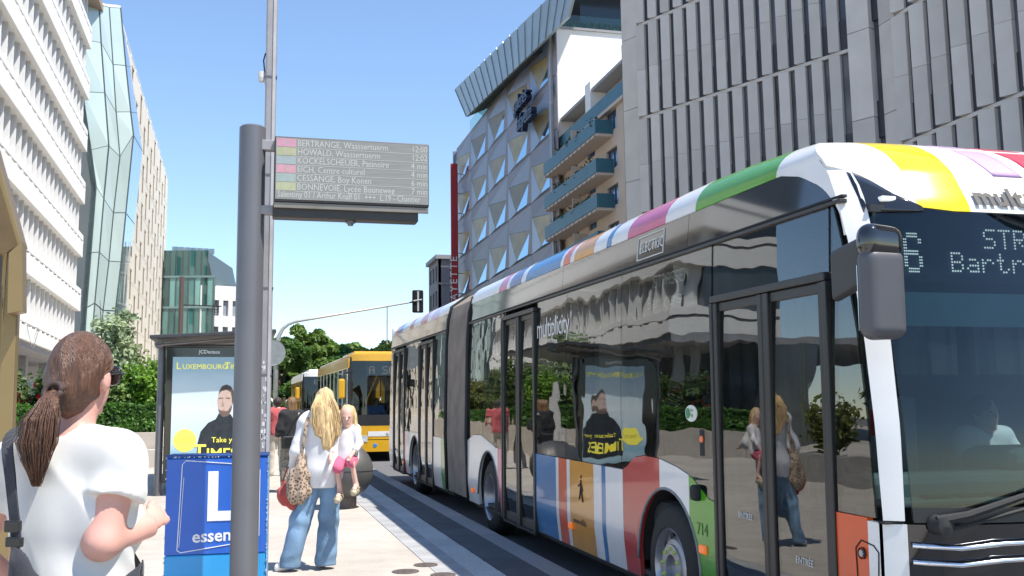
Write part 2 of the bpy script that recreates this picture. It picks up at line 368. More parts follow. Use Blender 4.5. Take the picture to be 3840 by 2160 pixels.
for x, y, r, l in ((1.50, 9.70, .125, "round iron drain cover nearest the camera on the pale paving"),
                   (1.745, 10.02, .115, "round iron drain cover at the edge of the pale paving, farthest of three"),
                   (1.80, 9.42, .115, "round iron drain cover beside the grey slab strip, at the picture's bottom")):
    d = empty("drain_cover", (x, y, gz(y)+.004), (SP, 0, 0), l, "drain cover", "drain covers in the paving")
    MB().lathe([(0, .003), (r*.8, .003), (r*.82, 0.0), (r*.9, 0.0), (r*.92, .004), (r, .004), (r, -.01)]).build("rim", m_iron, d, smooth=False)
    mb = MB()
    for k in range(-3, 4): mb.box(-sqrt(max(0, .49-(k/4.6)**2))*r, sqrt(max(0, .49-(k/4.6)**2))*r, k*r*.2-.006, k*r*.2+.006, .003, .006)
    mb.build("grate", m_iron, d)

# ------------------------------------------------------------------ white office block, left
m_white = M("white render", (0.80, 0.785, 0.75), 0.85, var=0.04, scale=0.6, bump=0.05)
m_wfin = M("white concrete fin", (0.74, 0.735, 0.72), 0.85, var=0.06, scale=1.5)
m_dglass = M("dark window glass", (0.05, 0.06, 0.07), 0.08, var=0.3, scale=0.6, spec=0.8)
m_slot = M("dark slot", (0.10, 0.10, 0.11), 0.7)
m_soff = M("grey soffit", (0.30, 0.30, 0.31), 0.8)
wb = empty("white_office_block", (-9.5, 36, gz(36)), label="white office block with deep horizontal bands and vertical fins, at left", cat="building")
def L(z): return z-gz(36)
Y1 = 30.0
bands = [5.65, 8.65, 11.93, 15.21, 18.49, 21.77, 25.05]
for i, z in enumerate(bands):
    zt = z+(1.02 if i else 0.77)
    box("band", (-4, 0, L(z)), (0, Y1, L(zt)-.12), m_white, wb)
    box("band_cap", (-4, 0, L(zt)+.005), (0, Y1, L(zt)+.32), m_white, wb)      # the dashed shadow slot runs between the two
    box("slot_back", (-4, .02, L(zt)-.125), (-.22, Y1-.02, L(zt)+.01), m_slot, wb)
    top = bands[i+1] if i < 6 else 28.2
    box("window_strip", (-4, .1, L(zt)+.30), (-.86, Y1-.1, L(top)+.01), m_dglass, wb)
fin = MB().box(-.80, -.24, -.07, .07, 0, 2.0).mesh("fin", m_wfin)
tie = MB().box(-.3, -.012, -.2, .2, 0, .125).mesh("slot_tie", m_white)
for i, z in enumerate(bands):
    zt = z+(1.02 if i else 0.77); top = bands[i+1] if i < 6 else 28.2
    for k in range(25):
        y = .6+k*1.2
        if y > Y1-.05: continue
        shared("fin", fin, wb, (0, y, L(zt)+.31), scale=(1, 1, (top-zt-.29)/2.0))
        shared("slot_tie", tie, wb, (0, y+.6, L(zt)-.12), scale=(1, 1, .9))
box("end_wall", (-14, Y1-.3, L(4.5)), (-.3, Y1+.02, L(28.4)), m_white, wb)
box("roof_slab", (-14, -1, L(28.25)), (.35, Y1+4.5, L(28.7)), M("brown soffit", (0.36, 0.27, 0.2), 0.7), wb)
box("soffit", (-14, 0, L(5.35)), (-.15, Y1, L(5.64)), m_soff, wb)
box("ground_floor_glass", (-6, 0, -1), (-3.5, Y1, L(5.36)), m_dglass, wb)
for k in range(5): box("column", (-1.6, 2+k*6.2, -1), (-1.1, 2.5+k*6.2, L(5.36)), m_soff, wb, bevel=.03)
# wire bracket on the lowest band
mb = MB(); mb.tube([(.05, 14.2, L(6.3)), (.5, 14.2, L(6.2)), (.3, 14.2, L(5.3)), (.05, 14.2, L(6.3))], .02, 5)
mb.tube([(.05, 14.6, L(6.3)), (.5, 14.6, L(6.2)), (.3, 14.6, L(5.3))], .02, 5); mb.build("sign_bracket", m_soff, wb)

# ------------------------------------------------------------------ faceted glass building
m_fg = M("pale green glass", (0.46, 0.56, 0.53), 0.12, var=0.07, scale=0.25, spec=0.9, coat=0.6)
m_fgb = M("sky tinted facet glass", (0.30, 0.38, 0.50), 0.05, 0.25, var=0.08, scale=0.2, coat=0.8)  # street-side facets: blue of the reflected sky put into the glass colour
m_mul = M("dark mullion", (0.10, 0.13, 0.13), 0.5, 0.3)
fg = empty("faceted_glass_building", (-9.2, 67, gz(67)), label="tall pale green faceted glass building beside the white block", cat="building")
O = Vector((-9.2, 67, gz(67)))
E0 = [(-10.2, 66.6, 28.4), (-10.2, 66.6, 25.9), (-10.0, 66.6, 22.5), (-9.42, 67, 18.9), (-9.04, 67, 16.6), (-9.18, 67, 12.4), (-9.3, 67, 9.0), (-9.46, 67, 1.5)]
E1 = [(-9.37, 67.5, 28.65), (-9.15, 67.5, 26.09), (-8.81, 67.5, 22.8), (-8.45, 67.5, 19.37), (-8.62, 67.5, 15.94), (-8.76, 67.5, 12.54), (-8.91, 67.5, 9.35), (-9.2, 67.5, 1.5)]
E2 = [(-8.89, 68.5, 28.9), (-8.52, 68.5, 25.04), (-8.22, 68.5, 21.88), (-7.89, 68.5, 18.95), (-8.15, 68.5, 15.26), (-8.31, 68.5, 12.14), (-8.54, 68.5, 9.01), (-8.9, 68.5, 1.5)]
E3 = [(-8.31, 69.5, 29.32), (-7.85, 69.5, 25.37), (-7.44, 69.5, 22.24), (-7.22, 69.5, 20.72), (-7.52, 69.5, 15.49), (-7.69, 69.5, 12.26), (-7.93, 69.5, 9.1), (-8.3, 69.5, 1.5)]
E4 = [(-10.0, 84, 34.4), (-9.11, 84, 30.3), (-8.49, 84, 26.5), (-8.0, 84, 23.4), (-8.39, 84, 17.5), (-8.63, 84, 14.5), (-8.79, 84, 11.0), (-9.2, 84, 1.8)]
ED = [E0, E1, E2, E3, E4]
for a in range(4):
    A, B = ED[a], ED[a+1]; mm = m_fgb if a == 3 else m_fg
    for i in range(7):
        nsub = 3 if a == 3 else 1
        for s in range(nsub):
            lerp = lambda p, q, t: Vector(p)+(Vector(q)-Vector(p))*t
            q = [lerp(A[i], B[i], s/nsub), lerp(A[i], B[i], (s+1)/nsub), lerp(A[i+1], B[i+1], (s+1)/nsub), lerp(A[i+1], B[i+1], s/nsub)]
            c = sum(q, Vector())/4; q = [c+(p-c)*.985-O for p in q]
            off = (.12, 0, 0) if a == 3 else (0, .12, 0)
            off = (-.12, .02, 0) if a == 3 else (-.02, .12, 0)
            MB().prism([q[0], q[1], q[2]], off).build("glass_pane", mm, fg); MB().prism([q[0], q[2], q[3]], off).build("glass_pane", mm, fg)
for k, E in enumerate(ED[:4]):
    MB().tube([Vector(p)-O for p in E], .05 if k < 3 else .06, 5).build("mullion", m_mul, fg)
for i in range(8):
    MB().tube([Vector(E[i])-O+Vector((.0, .03, 0)) for E in ED], .028, 4).build("transom", m_mul, fg)
mb = MB(); 
for i in range(7):
    P = [Vector(E[i])-O+Vector((-.35, .5, 0)) for E in ED]; Q = [Vector(E[i+1])-O+Vector((-.35, .5, 0)) for E in ED]
    for k in range(4): mb.add([P[k], P[k+1], Q[k+1], Q[k]], [(0, 1, 2, 3)])
mb.build("backing", M("pale blind", (0.5, 0.58, 0.56), 0.9), fg)
MB().prism([Vector(E[0])-O for E in ED]+[Vector((-14, 84, 34))-O, Vector((-14, 66.6, 28.4))-O], (0, 0, .15)).build("roof", m_white, fg)

# ------------------------------------------------------------------ cream stone building
m_cream = M("cream stone", (0.72, 0.66, 0.56), 0.85, var=0.06, scale=0.5)
m_cframe = M("stone frame", (0.42, 0.36, 0.29), 0.8)
cb = empty("cream_stone_building", (-9.5, 85, gz(85)), label="cream stone building with staggered tall slit windows", cat="building")
H = 30.2; holes = []; zr = gz(85)
for k in range(11):
    yb = 3.5+k*3.9
    for r in range(9):
        z0 = 1.2+r*3.7+(1.85 if k % 2 else 0)
        if z0+2.5 < H-.5: holes.append((yb, yb+1.25, z0, z0+2.5))
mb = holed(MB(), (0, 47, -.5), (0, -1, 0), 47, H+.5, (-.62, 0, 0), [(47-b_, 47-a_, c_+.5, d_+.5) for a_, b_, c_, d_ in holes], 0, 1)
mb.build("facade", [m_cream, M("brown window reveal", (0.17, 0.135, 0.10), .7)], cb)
wp = MB().box(-.55, -.42, 0, 1.25, 0, 2.5).mesh("window", m_dglass); wfm = MB().box(-.42, .06, -.10, .0, -.05, 2.55).box(-.42, .06, -.1, 1.33, 2.5, 2.6).mesh("window_frame", m_cframe)
for a_, b_, c_, d_ in holes:
    w_ = shared("window", wp, cb, (0, a_, c_)); shared("window_frame", wfm, w_)
for r in range(9): box("joint", (.0, 0, .9+r*3.7), (.012, 47, .94+r*3.7), M("stone joint", (0.6, 0.54, 0.45)), cb)
box("end_wall", (-12, -.25, -1), (-.02, 0, H), m_cream, cb); box("far_end_wall", (-12, 47, -1), (0.02, 47.3, H), m_cream, cb)
box("penthouse", (-12, 2, H), (-1.6, 45, H+3), M("penthouse glass", (0.35, 0.42, 0.5), 0.1, spec=.9), cb); box("roof_slab", (-12, 0, H+3), (-.9, 47, H+3.3), m_cream, cb)
box("roof", (-12, 0, H-.05), (-.51, 46.9, H+.02), m_cream, cb)
for k in range(12): box("railing_post", (-.3, 1+k*4, H), (-.22, 1.08+k*4, H+1.1), m_white, cb)
box("railing_glass", (-.28, 1, H+.1), (-.25, 45, H+1.05), glass("rail glass", (.8, .86, .9), 1.5), cb)

# ------------------------------------------------------------------ teal glass office, farther left
m_teal = M("teal curtain glass", (0.045, 0.14, 0.13), 0.06, var=0.35, scale=0.12, spec=1.0, coat=.5)
m_teal2 = M("teal blind glass", (0.16, 0.33, 0.30), 0.12, var=0.25, scale=0.15, spec=.8)
tg = empty("teal_glass_office", (-9.3, 128, gz(128)), (0, 0, radians(-12)), "teal glass office building behind the bus shelter", "building")
zr = gz(128)
cols = 8; cw = .74
for c in range(cols):
    for r_ in range(5):
        z0 = (1.0, 4.6, 8.2, 12.6, 16.3)[r_]; z1 = (4.5, 8.0, 12.4, 16.1, 19.4)[r_]
        if r_ == 4 and c > 6: continue
        o = MB().box(c*cw+.03, (c+1)*cw-.03, 0, .1, z0, z1).build("glass_pane", m_teal2 if (r_ in (2, 3) and (c*7+r_) % 3) else m_teal, tg)
mb = MB()
for c in range(cols+1): mb.box(c*cw-.04, c*cw+.04, -.06, .15, 0, 19.4 if c < 8 else 16.2)
mb.build("mullion_frame", m_mul, tg)
for z in (0.9, 4.55, 8.1, 12.5, 16.2): box("floor_edge", (0, -.1, z-.12), (cols*cw, .2, z+.12), M("floor edge", (0.2, 0.3, 0.3), 0.5), tg)
MB().prism([(0, .3, 19.4), (4.9, .3, 19.4), (5.6, .3, 16.3), (cols*cw, .3, 16.3), (cols*cw, .3, 0), (0, .3, 0)], (0, 14, 0)).build("core", m_mul, tg)
roofp = MB()
for c in range(7): roofp.box(c*cw+.02, (c+1)*cw-.02, 3.0, 3.1, 19.4, 20.4-.05*c)
roofp.build("roof_screen", M("roof screen glass", (0.2, 0.3, 0.38), 0.1, spec=.9), tg)
# ------------------------------------------------------------------ small white office in the distance
wo2 = empty("distant_white_office", (-5.0, 127, gz(127)), (0, 0, radians(18)), "small white office with square windows, farther down the left side", "building")
holes = [(a*1.15+.45, a*1.15+1.1, z, z+1.9) for a in range(4) for z in (2, 5.2, 8.4, 11.6)]
holed(MB(), (0, 0, 0), (1, 0, 0), 5.1, 15.2, (0, .4, 0), holes).build("facade", m_white, wo2)
wp2 = MB().box(0, .65, .3, .4, 0, 1.9).mesh("window", M("distant window", (0.30, 0.33, 0.37), 0.2))
for a_, b_, c_, d_ in sorted(set(holes)): shared("window", wp2, wo2, (a_, 0, c_))
box("side_wall", (-.3, .4, 0), (0, 8, 15.2), m_white, wo2); box("roof", (0, .41, 14.9), (5.1, 8, 15.3), m_white, wo2)

# ------------------------------------------------------------------ building with folded triangular facade, right
tb = empty("triangle_facade_building", (24, 77.2, gz(77.2)), label="department store with folded triangular metal facade and overhanging roof", cat="building")
zb = gz(77.2); T0 = 34.4-zb
m_t1 = M("lilac grey metal", (0.19, 0.215, 0.285), 0.45, 0.15, var=0.06, scale=0.4); m_t2 = M("taupe metal", (0.24, 0.20, 0.20), 0.45, 0.2, var=0.06, scale=0.4)
m_t3 = M("silver blue metal", (0.26, 0.31, 0.41), 0.4, 0.2, var=0.06, scale=0.4)
m_gold = M("amber window glass", (0.27, 0.20, 0.085), 0.35, 0.15, var=0.3, scale=0.5, spec=.3); m_blue = M("sky tinted window glass", (0.42, 0.66, 0.80), 0.04, 0.9, var=0.05)  # light blue triangles carry the mirrored sky's tint in their colour
cwid, rh = 7.95, 4.45
uv = {'P0': (0, 0, 0), 'P1': (1, 0, .0), 'P2': (1, 1, 0), 'P3': (0, 1, 0), 'W1': (.1, .68, .16), 'W2': (.87, .52, -.18), 'W3': (.43, .03, .16), 'W4': (.87, .03, .12)}
pt = lambda k: (-uv[k][2], -uv[k][0]*cwid, uv[k][1]*rh)      # u runs towards the camera (-y)
pieces = [(('W1', 'W2', 'W3'), m_gold), (('W2', 'W3', 'W4'), m_blue), (('P0', 'W3', 'W1'), m_t3), (('P0', 'W1', 'P3'), m_t1), (('W1', 'P3', 'P2'), m_t2), (('W1', 'P2', 'W2'), m_t1), (('W2', 'P2', 'P1', 'W4'), m_t2), (('P0', 'W3', 'W4', 'P1'), m_t1)]
pm = []
for q, mm in pieces:
    P = [Vector(pt(k)) for k in q]; c = sum(P, Vector())/len(P); P = [c+(p-c)*.985 for p in P]
    pm.append(MB().prism(P, (.08, 0, 0)).mesh("facade_panel", mm))
for r_ in range(8):
    for c in range(5):
        for me, nm in zip(pm, ("window", "window")+("facade_panel",)*6):
            shared(nm, me, tb, (-.1, 3.2+(c+1)*cwid-4.6, 29.34-zb-4.45*(r_-1)-4.45))
box("corner_strip", (-.3, -.1, -1), (.4, .35, T0-1), m_t1, tb); box("facade_backing", (.25, 0, -1), (.6, 42, T0-.5), M("dark backing", (0.05, 0.05, 0.06)), tb)
box("gable_wall", (-.05, -.35, -1), (22, -.05, T0-.8), M("white gable render", (0.82, 0.81, 0.78), 0.9, var=.02), tb)
box("downpipe", (-.35, -.5, 3), (-.12, -.2, T0-.9), M("zinc pipe", (0.4, 0.38, 0.37), 0.5, .4), tb)
box("gable_coping", (-.2, -.5, T0-.8), (22, .2, T0-.6), m_soff, tb)
box("far_wall", (.2, 41.6, -1), (12, 42, T0), m_t1, tb)
m_rg = glass("green rail glass", (.72, .86, .78), 1.5)
box("glass_railing", (-.1, -.45, T0-.6), (22, -.42, T0+.45), m_rg, tb); box("glass_railing", (-.3, 0, T0-.9), (-.26, 30, T0+.3), m_rg, tb)
lf = RNG.random((1500, 3))*np.array([18, .6, .8])+np.array([.3, .2, T0-.6])
link(bpy.data.objects.new("planting", leaf_mesh("planting", lf, RNG.normal(0, 1, lf.shape), .3, leafmat("terrace planting", (.10, .18, .05)))), tb)
m_zinc = M("weathered zinc", (0.34, 0.38, 0.38), 0.4, 0.5, var=0.1, scale=0.4)
pf = [(-1.5, 32.2, 39.0-zb), (-1.5, 26.2, 34.0-zb), (-1.5, 4.4, 32.6-zb), (-1.5, -14, 30.9-zb), (-1.5, -14, 37-zb+1.0), (-1.5, 14.5, 37.6-zb)]
A_, B_ = Vector((-1.5, 32.2, 39.0-zb)), Vector((-1.5, 26.2, 34.0-zb)); A2, B2 = Vector((-1.5, -9, 33.4-zb+2.6)), Vector((-1.5, -9, 31.0-zb))
A2 = Vector((-1.5, -12, 32.5-zb+1.0))
for k in range(18):
    t0, t1 = k/18, (k+1)/18-.004
    MB().prism([A_.lerp(A2, t0), A_.lerp(A2, t1), B_.lerp(B2, t1), B_.lerp(B2, t0)], (.2, 0, 0)).build("fascia_panel", m_zinc, tb)
for k in range(19): 
    t0 = k/18; MB().tube([A_.lerp(A2, t0)+Vector((-.05, 0, 0)), B_.lerp(B2, t0)+Vector((-.05, 0, 0))], .05, 4).build("fascia_seam", m_zinc, tb)
MB().prism([A_, A2, A2+Vector((5, 0, 5)), Vector((6, 30, 42.5-zb))], (.1, 0, .1)).build("upper_roof", M("rose zinc", (0.42, 0.38, 0.40), 0.45, .4), tb)
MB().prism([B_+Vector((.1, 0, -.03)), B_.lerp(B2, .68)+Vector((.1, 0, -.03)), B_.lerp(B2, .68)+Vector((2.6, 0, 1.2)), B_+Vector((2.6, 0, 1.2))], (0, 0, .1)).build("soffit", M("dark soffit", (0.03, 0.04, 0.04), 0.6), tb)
box("terrace_storey", (3, 1.5, T0-.6), (22, 40, T0+3.2), M("dark storey glass", (0.03, 0.045, 0.07), 0.15), tb)
box("near_soffit", (1, -1.2, T0+3.4), (22, 2, T0+3.8), M("ochre soffit", (0.45, 0.36, 0.2), 0.7), tb)
m_nb = M("navy lettering", (0.012, 0.018, 0.05), 0.4)
for k, (w_, z_, s_) in enumerate((("galeries", 28.9, 1.9), ("lafayette", 27.0, 1.9))):
    text("facade_lettering", w_, s_, (-.9, 8.3-.9*k, z_-zb), (0, -1, 0), (0, 0, 1), m_nb, tb, depth=.25, sx=1.0, shear=.15, bold=.02, space=.8)
# red vertical sign on the corner
rs = empty("red_vertical_sign", (23.0, 112.4, gz(112)), label="tall red vertical sign with white letters on the store corner", cat="sign")
box("panel", (-.42, 0, 9), (.38, .3, 31.2-gz(112)), M("sign red", (0.36, 0.02, 0.02), 0.4), rs, bevel=.03)
text("lettering", "LAFAYETTE", 1.15, (.22, -.03, 10.0), (0, 0, 1), (-1, 0, 0), M("sign white", (0.75, 0.72, 0.70)), rs, depth=.02, bold=.01, space=1.35)
for k in range(8): MB().tube([(.38, .15, 11+k*2.3), (1.0, .15, 11+k*2.3)], .06, 5).build("bracket", m_soff, rs)
MB().tube([(.95, .15, 9), (.95, .15, 28.4)], .07, 6).build("pole", m_soff, rs)

# ------------------------------------------------------------------ apartment house with teal balconies
m_apt = M("apricot render", (0.58, 0.47, 0.37), 0.85, var=.06, scale=.5); m_tealb = M("teal balcony panel", (0.035, 0.13, 0.17), 0.45, var=.1, scale=.7)
m_slab = M("balcony soffit", (0.56, 0.46, 0.38), 0.85)
ap = empty("apartment_house", (24.4, 62, gz(62)), label="apricot apartment house with long teal balconies", cat="building")
za = gz(62); HA = 23.2-za
holes = [(2.0+0, 4.1, z-za, z+1.45-za) for z in (21.6, 18.9, 16.3, 13.7, 11.1)] + [(6.5+4*j, 8.2+4*j, z-za-.8, z+1.4-za) for z in (21.6, 18.9, 16.3, 13.7, 11.1) for j in (0, 1)]
mb = holed(MB(), (0, 15, -1), (0, -1, 0), 15, HA+1, (.3, 0, 0), [(15-b_, 15-a_, c_+1, d_+1) for a_, b_, c_, d_ in holes]); mb.build("facade", m_apt, ap)
m_bw = M("blue window glass", (0.10, 0.20, 0.33), 0.06, .2, spec=.9)
for a_, b_, c_, d_ in holes:
    w_ = box("window", (.22, a_, c_), (.28, b_, d_), m_bw, ap)
    mb = MB()
    for t in (0, .5, 1): mb.box(.16, .22, a_+(b_-a_)*t-.05, a_+(b_-a_)*t+.05, c_, d_)
    mb.box(.16, .22, a_, b_, d_-.08, d_).box(.16, .22, a_, b_, c_, c_+.08); mb.build("window_frame", M("dark window frame", (.10, .08, .08)), w_)
for z in (21.3, 18.55, 16.1, 13.5):
    bl = box("balcony", (-1.25, 2.7, z-za-.18), (0, 15.2, z-za), m_slab, ap)
    box("balcony_panel", (-1.3, 2.7, z-za+.02), (-1.24, 15.2, z-za+.98), m_tealb, bl); box("balcony_panel", (-1.24, 2.66, z-za+.02), (-.02, 2.72, z-za+.98), m_tealb, bl)
    mb = MB()
    for k in range(13): mb.box(-1.32, -1.22, 2.9+k*.98, 2.94+k*.98, z-za-.22, z-za+.02)
    mb.build("balcony_bracket", m_soff, bl)
    box("divider", (-1.1, 8.6, z-za), (-.02, 8.7, z-za+1.9), m_apt, bl)
    # chairs and pots on the balcony read as small dark and pale shapes
for i, z in enumerate((21.3, 18.55, 16.1)):
    for j in range(4):
        y = 4+j*2.6+i*.7
        MB().lathe([(.12, 0), (.2, .35), (.16, .36)], (-.8, y, z-za+.0), n=10).build("flower_pot", M("terracotta", (.35, .16, .08)), ap)
        pts = RNG.normal(0, .22, (90, 3))+np.array([-.9, y, z-za+1.0]); link(bpy.data.objects.new("balcony_plant", leaf_mesh("balcony_plant", pts, RNG.normal(0, 1, (90, 3)), .14, leafmat("balcony leaf", (.06, .09, .04)))), ap)
box("top_parapet", (-.15, 0, 23.25-za), (-.08, 15, 24.35-za), m_tealb, ap); box("cornice", (-.3, 0, 23.0-za), (.3, 15, 23.24-za), m_slab, ap)
box("penthouse_wall", (1.2, 0, 23.2-za), (1.4, 15, 25.7-za), m_apt, ap); box("eave", (.1, -.2, 25.8-za), (9, 15, 26.05-za), m_soff, ap)
box("end_wall", (.3, -.05, -1), (9, .02, 25.8-za), m_apt, ap); box("downpipe", (-.12, .15, 0), (.0, .3, 25.5-za), m_soff, ap)
box("chimney", (.0, 7.2, 24.3-za), (1.4, 8.4, 26.6-za), m_white, ap)
box("corner_pier", (-.3, -.9, 0), (1.0, -.1, 26.6-za), M("brown pier", (0.2, 0.18, 0.16)), ap)

# ------------------------------------------------------------------ stone fin building, right
m_stone = M("grey limestone", (0.62, 0.575, 0.53), 0.8, var=0.07, scale=0.9, bump=.06, bscale=8); m_stoned = M("limestone joint", (0.42, 0.39, 0.37), 0.8)
m_finglass = M("smoked glass", (0.07, 0.075, 0.09), 0.12, var=.4, scale=.5, spec=.7); m_finsp = M("black spandrel", (0.035, 0.036, 0.045), 0.4)
def fin_block(name, loc, rotz, floors, fh, pitch, t0, nb, label, end, zgrass, jdir=1):
    """local +x runs along the facade to the right (nearer), local -y is out to the street"""
    e = empty(name, loc, (0, 0, rotz), label, "building"); pw = pitch*.47; pr = pitch*.26
    A = [(0, -pr), (pw, -.03), (pw, .2), (0, .2)]
    half = fh/2
    me = MB().hexa([(x, y, .05) for x, y in A]+[(x, y, half) for x, y in A]).mesh("stone_panel", m_stone)
    me2 = MB().hexa([(x, y, half+.012) for x, y in A]+[(x, y, fh-.11) for x, y in A]).mesh("stone_panel", m_stone)
    gm = MB().box(pw-.02, pitch+.02, .1, .14, .03, fh-.1).mesh("window", m_finglass); sm = MB().box(pw, pitch, .06, .1, 0, fh*.28).mesh("spandrel", m_finsp)
    lm = MB().prism([(0, -pr, 0), (pw, -.03, 0), (pw, .12, 0), (0, .12, 0)], (0, 0, .1)).mesh("ledge", m_stone)
    for f in range(len(floors)):
        for k in range(nb):
            p = (t0+k*pitch, 0, floors[f]+random.uniform(-.004, .004))
            o = shared("stone_panel", me if (k+f) % 3 else me, e, p); shared("stone_panel", me2, e, (p[0], random.uniform(-.006, .006), p[2]))
            shared("window", gm, e, p); shared("spandrel", sm, e, p)
        box("floor_band", (t0-.02, -.03, floors[f]-.10), (t0+nb*pitch, .3, floors[f]+.03), m_stone, e)
    return e
zs0 = gz(38)
fl = [1.9+4.5*k-zs0 for k in range(6)]; fl = [15.55-4.5*3-zs0, 15.55-9-zs0, 15.55-4.5-zs0, 15.55-zs0, 20.05-zs0, 24.55-zs0]
hd = radians(-23.8); rz = atan2(-cos(hd), -sin(hd))
s1 = fin_block("stone_fin_building", (17.244, 44.0, zs0), rz, fl, 4.5, .785, 1.02, 14, "grey limestone building with angled stone fins between dark windows, behind the bus", (0,), 0)
Hs = 29-zs0
def pier(e, x0, x1, y0, nm="pier"):
    z = -2.0
    for k in range(9):
        box("pier_stone", (x0, y0, z+.006), (x1, y0+.5, z+3.4), m_stone, e); z += 3.42
pier(s1, 0.0, 1.0, -.12); pier(s1, 12.03, 12.95, -.12)
box("corner_return", (-.02, .0, -2), (.25, 10, Hs), m_stone, s1); box("core", (0.3, .42, -2), (13, 8, Hs), m_finsp, s1)
box("corner_edge", (.3, .15, -2), (1.03, .4, Hs), m_stoned, s1); box("slot_glass", (12.95, .25, -2), (13.9, .35, Hs), m_finglass, s1)
for z in range(0, 8): box("slot_spandrel", (12.95, .12, z*4.5-2.4-.2), (13.9, .24, z*4.5-1.2), m_finsp, s1)
fl2 = [11.36-4.77*2-zs0, 11.36-4.77-zs0, 11.36-zs0, 16.13-zs0, 20.9-zs0]
s2 = fin_block("stone_fin_wing", (22.75, 31.9, zs0), -pi/2, fl2, 4.77, 1.02, .95, 40, "nearer wing of the limestone fin building at the picture's right edge", (0,), 0)
pier(s2, 0.0, .92, -.1); box("core", (0, .42, -2), (42, 8, Hs), m_finsp, s2); box("corner_return", (-.05, .45, -2), (.2, 6, Hs), m_stone, s2)
vary(m_stone, .88, 1.07); vary(m_finglass, .6, 1.5); vary(m_t1, .85, 1.12); vary(m_t2, .85, 1.12); vary(m_t3, .85, 1.12); vary(m_gold, .6, 1.4); vary(m_fg, .9, 1.06); vary(m_teal, .6, 1.7); vary(m_teal2, .6, 1.3); vary(m_lgrey, .9, 1.08); vary(m_kerb, .88, 1.1); vary(m_dark, .85, 1.15); vary(m_tact, .92, 1.05); vary(m_dglass, .5, 1.8); vary(m_bw, .6, 1.5)
# ------------------------------------------------------------------ grey building far down the right side
gb = empty("distant_grey_building", (22.4, 124, gz(124)), label="dark grey stone building far behind the red sign", cat="building")
m_gb = M("dark grey stone", (0.24, 0.23, 0.24), 0.8); zg = gz(124)
holes = [(a*2.0+1.4, a*2.0+2.6, z-zg, z+1.9-zg) for a in range(3) for z in (6.6, 9.8, 13.0, 16.2, 19.4)]
holed(MB(), (.9, 0, 0), (1, 0, 0), 7, 22-zg, (0, .3, 0), holes).build("facade", m_gb, gb)
for a_, b_, c_, d_ in holes:
    w_ = box("window", (.9+a_, .22, c_), (.9+b_, .3, d_), m_dglass, gb); box("window_frame", (.9+(a_+b_)/2-.06, .14, c_), (.9+(a_+b_)/2+.06, .21, d_), m_white, w_)
holes = [(a*2.0+.8, a*2.0+2.0, z-zg, z+1.9-zg) for a in range(3) for z in (6.6, 9.8, 13.0, 16.2, 19.4)]
holed(MB(), (.9, 7, 0), (0, -1, 0), 7, 22-zg, (.3, 0, 0), holes).build("street_facade", m_gb, gb)
for a_, b_, c_, d_ in holes: box("window", (1.1, 7-b_, c_), (1.2, 7-a_, d_), m_dglass, gb)
for z in (9.2, 12.4, 15.6, 18.8): box("cornice", (.6, -.15, z-zg), (7.9, .0, z-zg+.25), m_soff, gb)
box("roof", (.5, -.3, 22-zg), (8, 7, 22.5-zg), m_soff, gb)
# ------------------------------------------------------------------ the articulated city bus
m_bw_ = M("bus white paint", (0.80, 0.78, 0.75), 0.28, var=.02, coat=.45, spec=.25); m_red = M("bus red paint", (0.50, 0.025, 0.022), 0.25, var=.03, coat=.45, spec=.25)
m_bgrn = M("bus green paint", (0.085, 0.34, 0.016), 0.25, var=.04, coat=.45, spec=.25); m_bblu = M("bus blue paint", (0.008, 0.17, 0.42), 0.25, var=.04, coat=.45, spec=.25)
m_borg = M("bus orange paint", (0.70, 0.29, 0.012), 0.25, var=.04, coat=.45, spec=.25); m_rorg = M("bus red orange paint", (0.70, 0.085, 0.015), 0.25, var=.03, coat=.45, spec=.25)
m_pink = M("bus pink paint", (0.62, 0.09, 0.22), 0.25, var=.05, coat=.45, spec=.25); m_byel = M("bus yellow paint", (0.86, 0.62, 0.01), 0.22, var=.02, coat=.45, spec=.25)
m_vio = M("bus violet paint", (0.66, 0.42, 0.68), 0.25, var=.03, coat=.45, spec=.25); m_crim = M("bus crimson paint", (0.62, 0.07, 0.11), 0.25, var=.03, coat=.45, spec=.25)
m_navy = M("bus navy paint", (0.06, 0.10, 0.30), 0.25, var=.03, coat=.45, spec=.25); m_lime = M("bus lime paint", (0.55, 0.60, 0.10), 0.25, var=.03, coat=.45, spec=.25)
m_blk = M("bus black gloss", (0.012, 0.012, 0.013), 0.06, var=.1, coat=1.0); m_trim = M("black trim", (0.022, 0.021, 0.021), 0.38, var=.1)
m_rub = M("black rubber", (0.02, 0.02, 0.02), 0.75, var=.2, scale=20); m_int = M("bus interior grey", (0.10, 0.105, 0.11), 0.6); m_intd = M("bus interior dark", (0.045, 0.047, 0.05), 0.7)
m_bgl = glass("bus side glass", (0.40, 0.43, 0.42), 1.9, wav=0.05, ws=1.5); m_wsg = glass("windscreen glass", (0.47, 0.55, 0.56), 1.5)
m_cov = glass("bus black gloss panel", (0.012, 0.012, 0.013), 1.75, wav=0.06, ws=1.3)
m_alu = M("brushed rim", (0.42, 0.42, 0.44), 0.35, 0.7, var=.1, scale=20); m_chr = M("chrome bar", (0.75, 0.76, 0.80), 0.12, 1.0, var=.03)
m_hy = M("yellow handrail", (0.85, 0.62, 0.04), 0.35); m_led = M("led dot", (1.0, 1.0, 0.97), 0.4, emit=1.0, var=0.0); m_dash = M("grey green dashboard", (0.17, 0.21, 0.20), 0.55, var=.1)
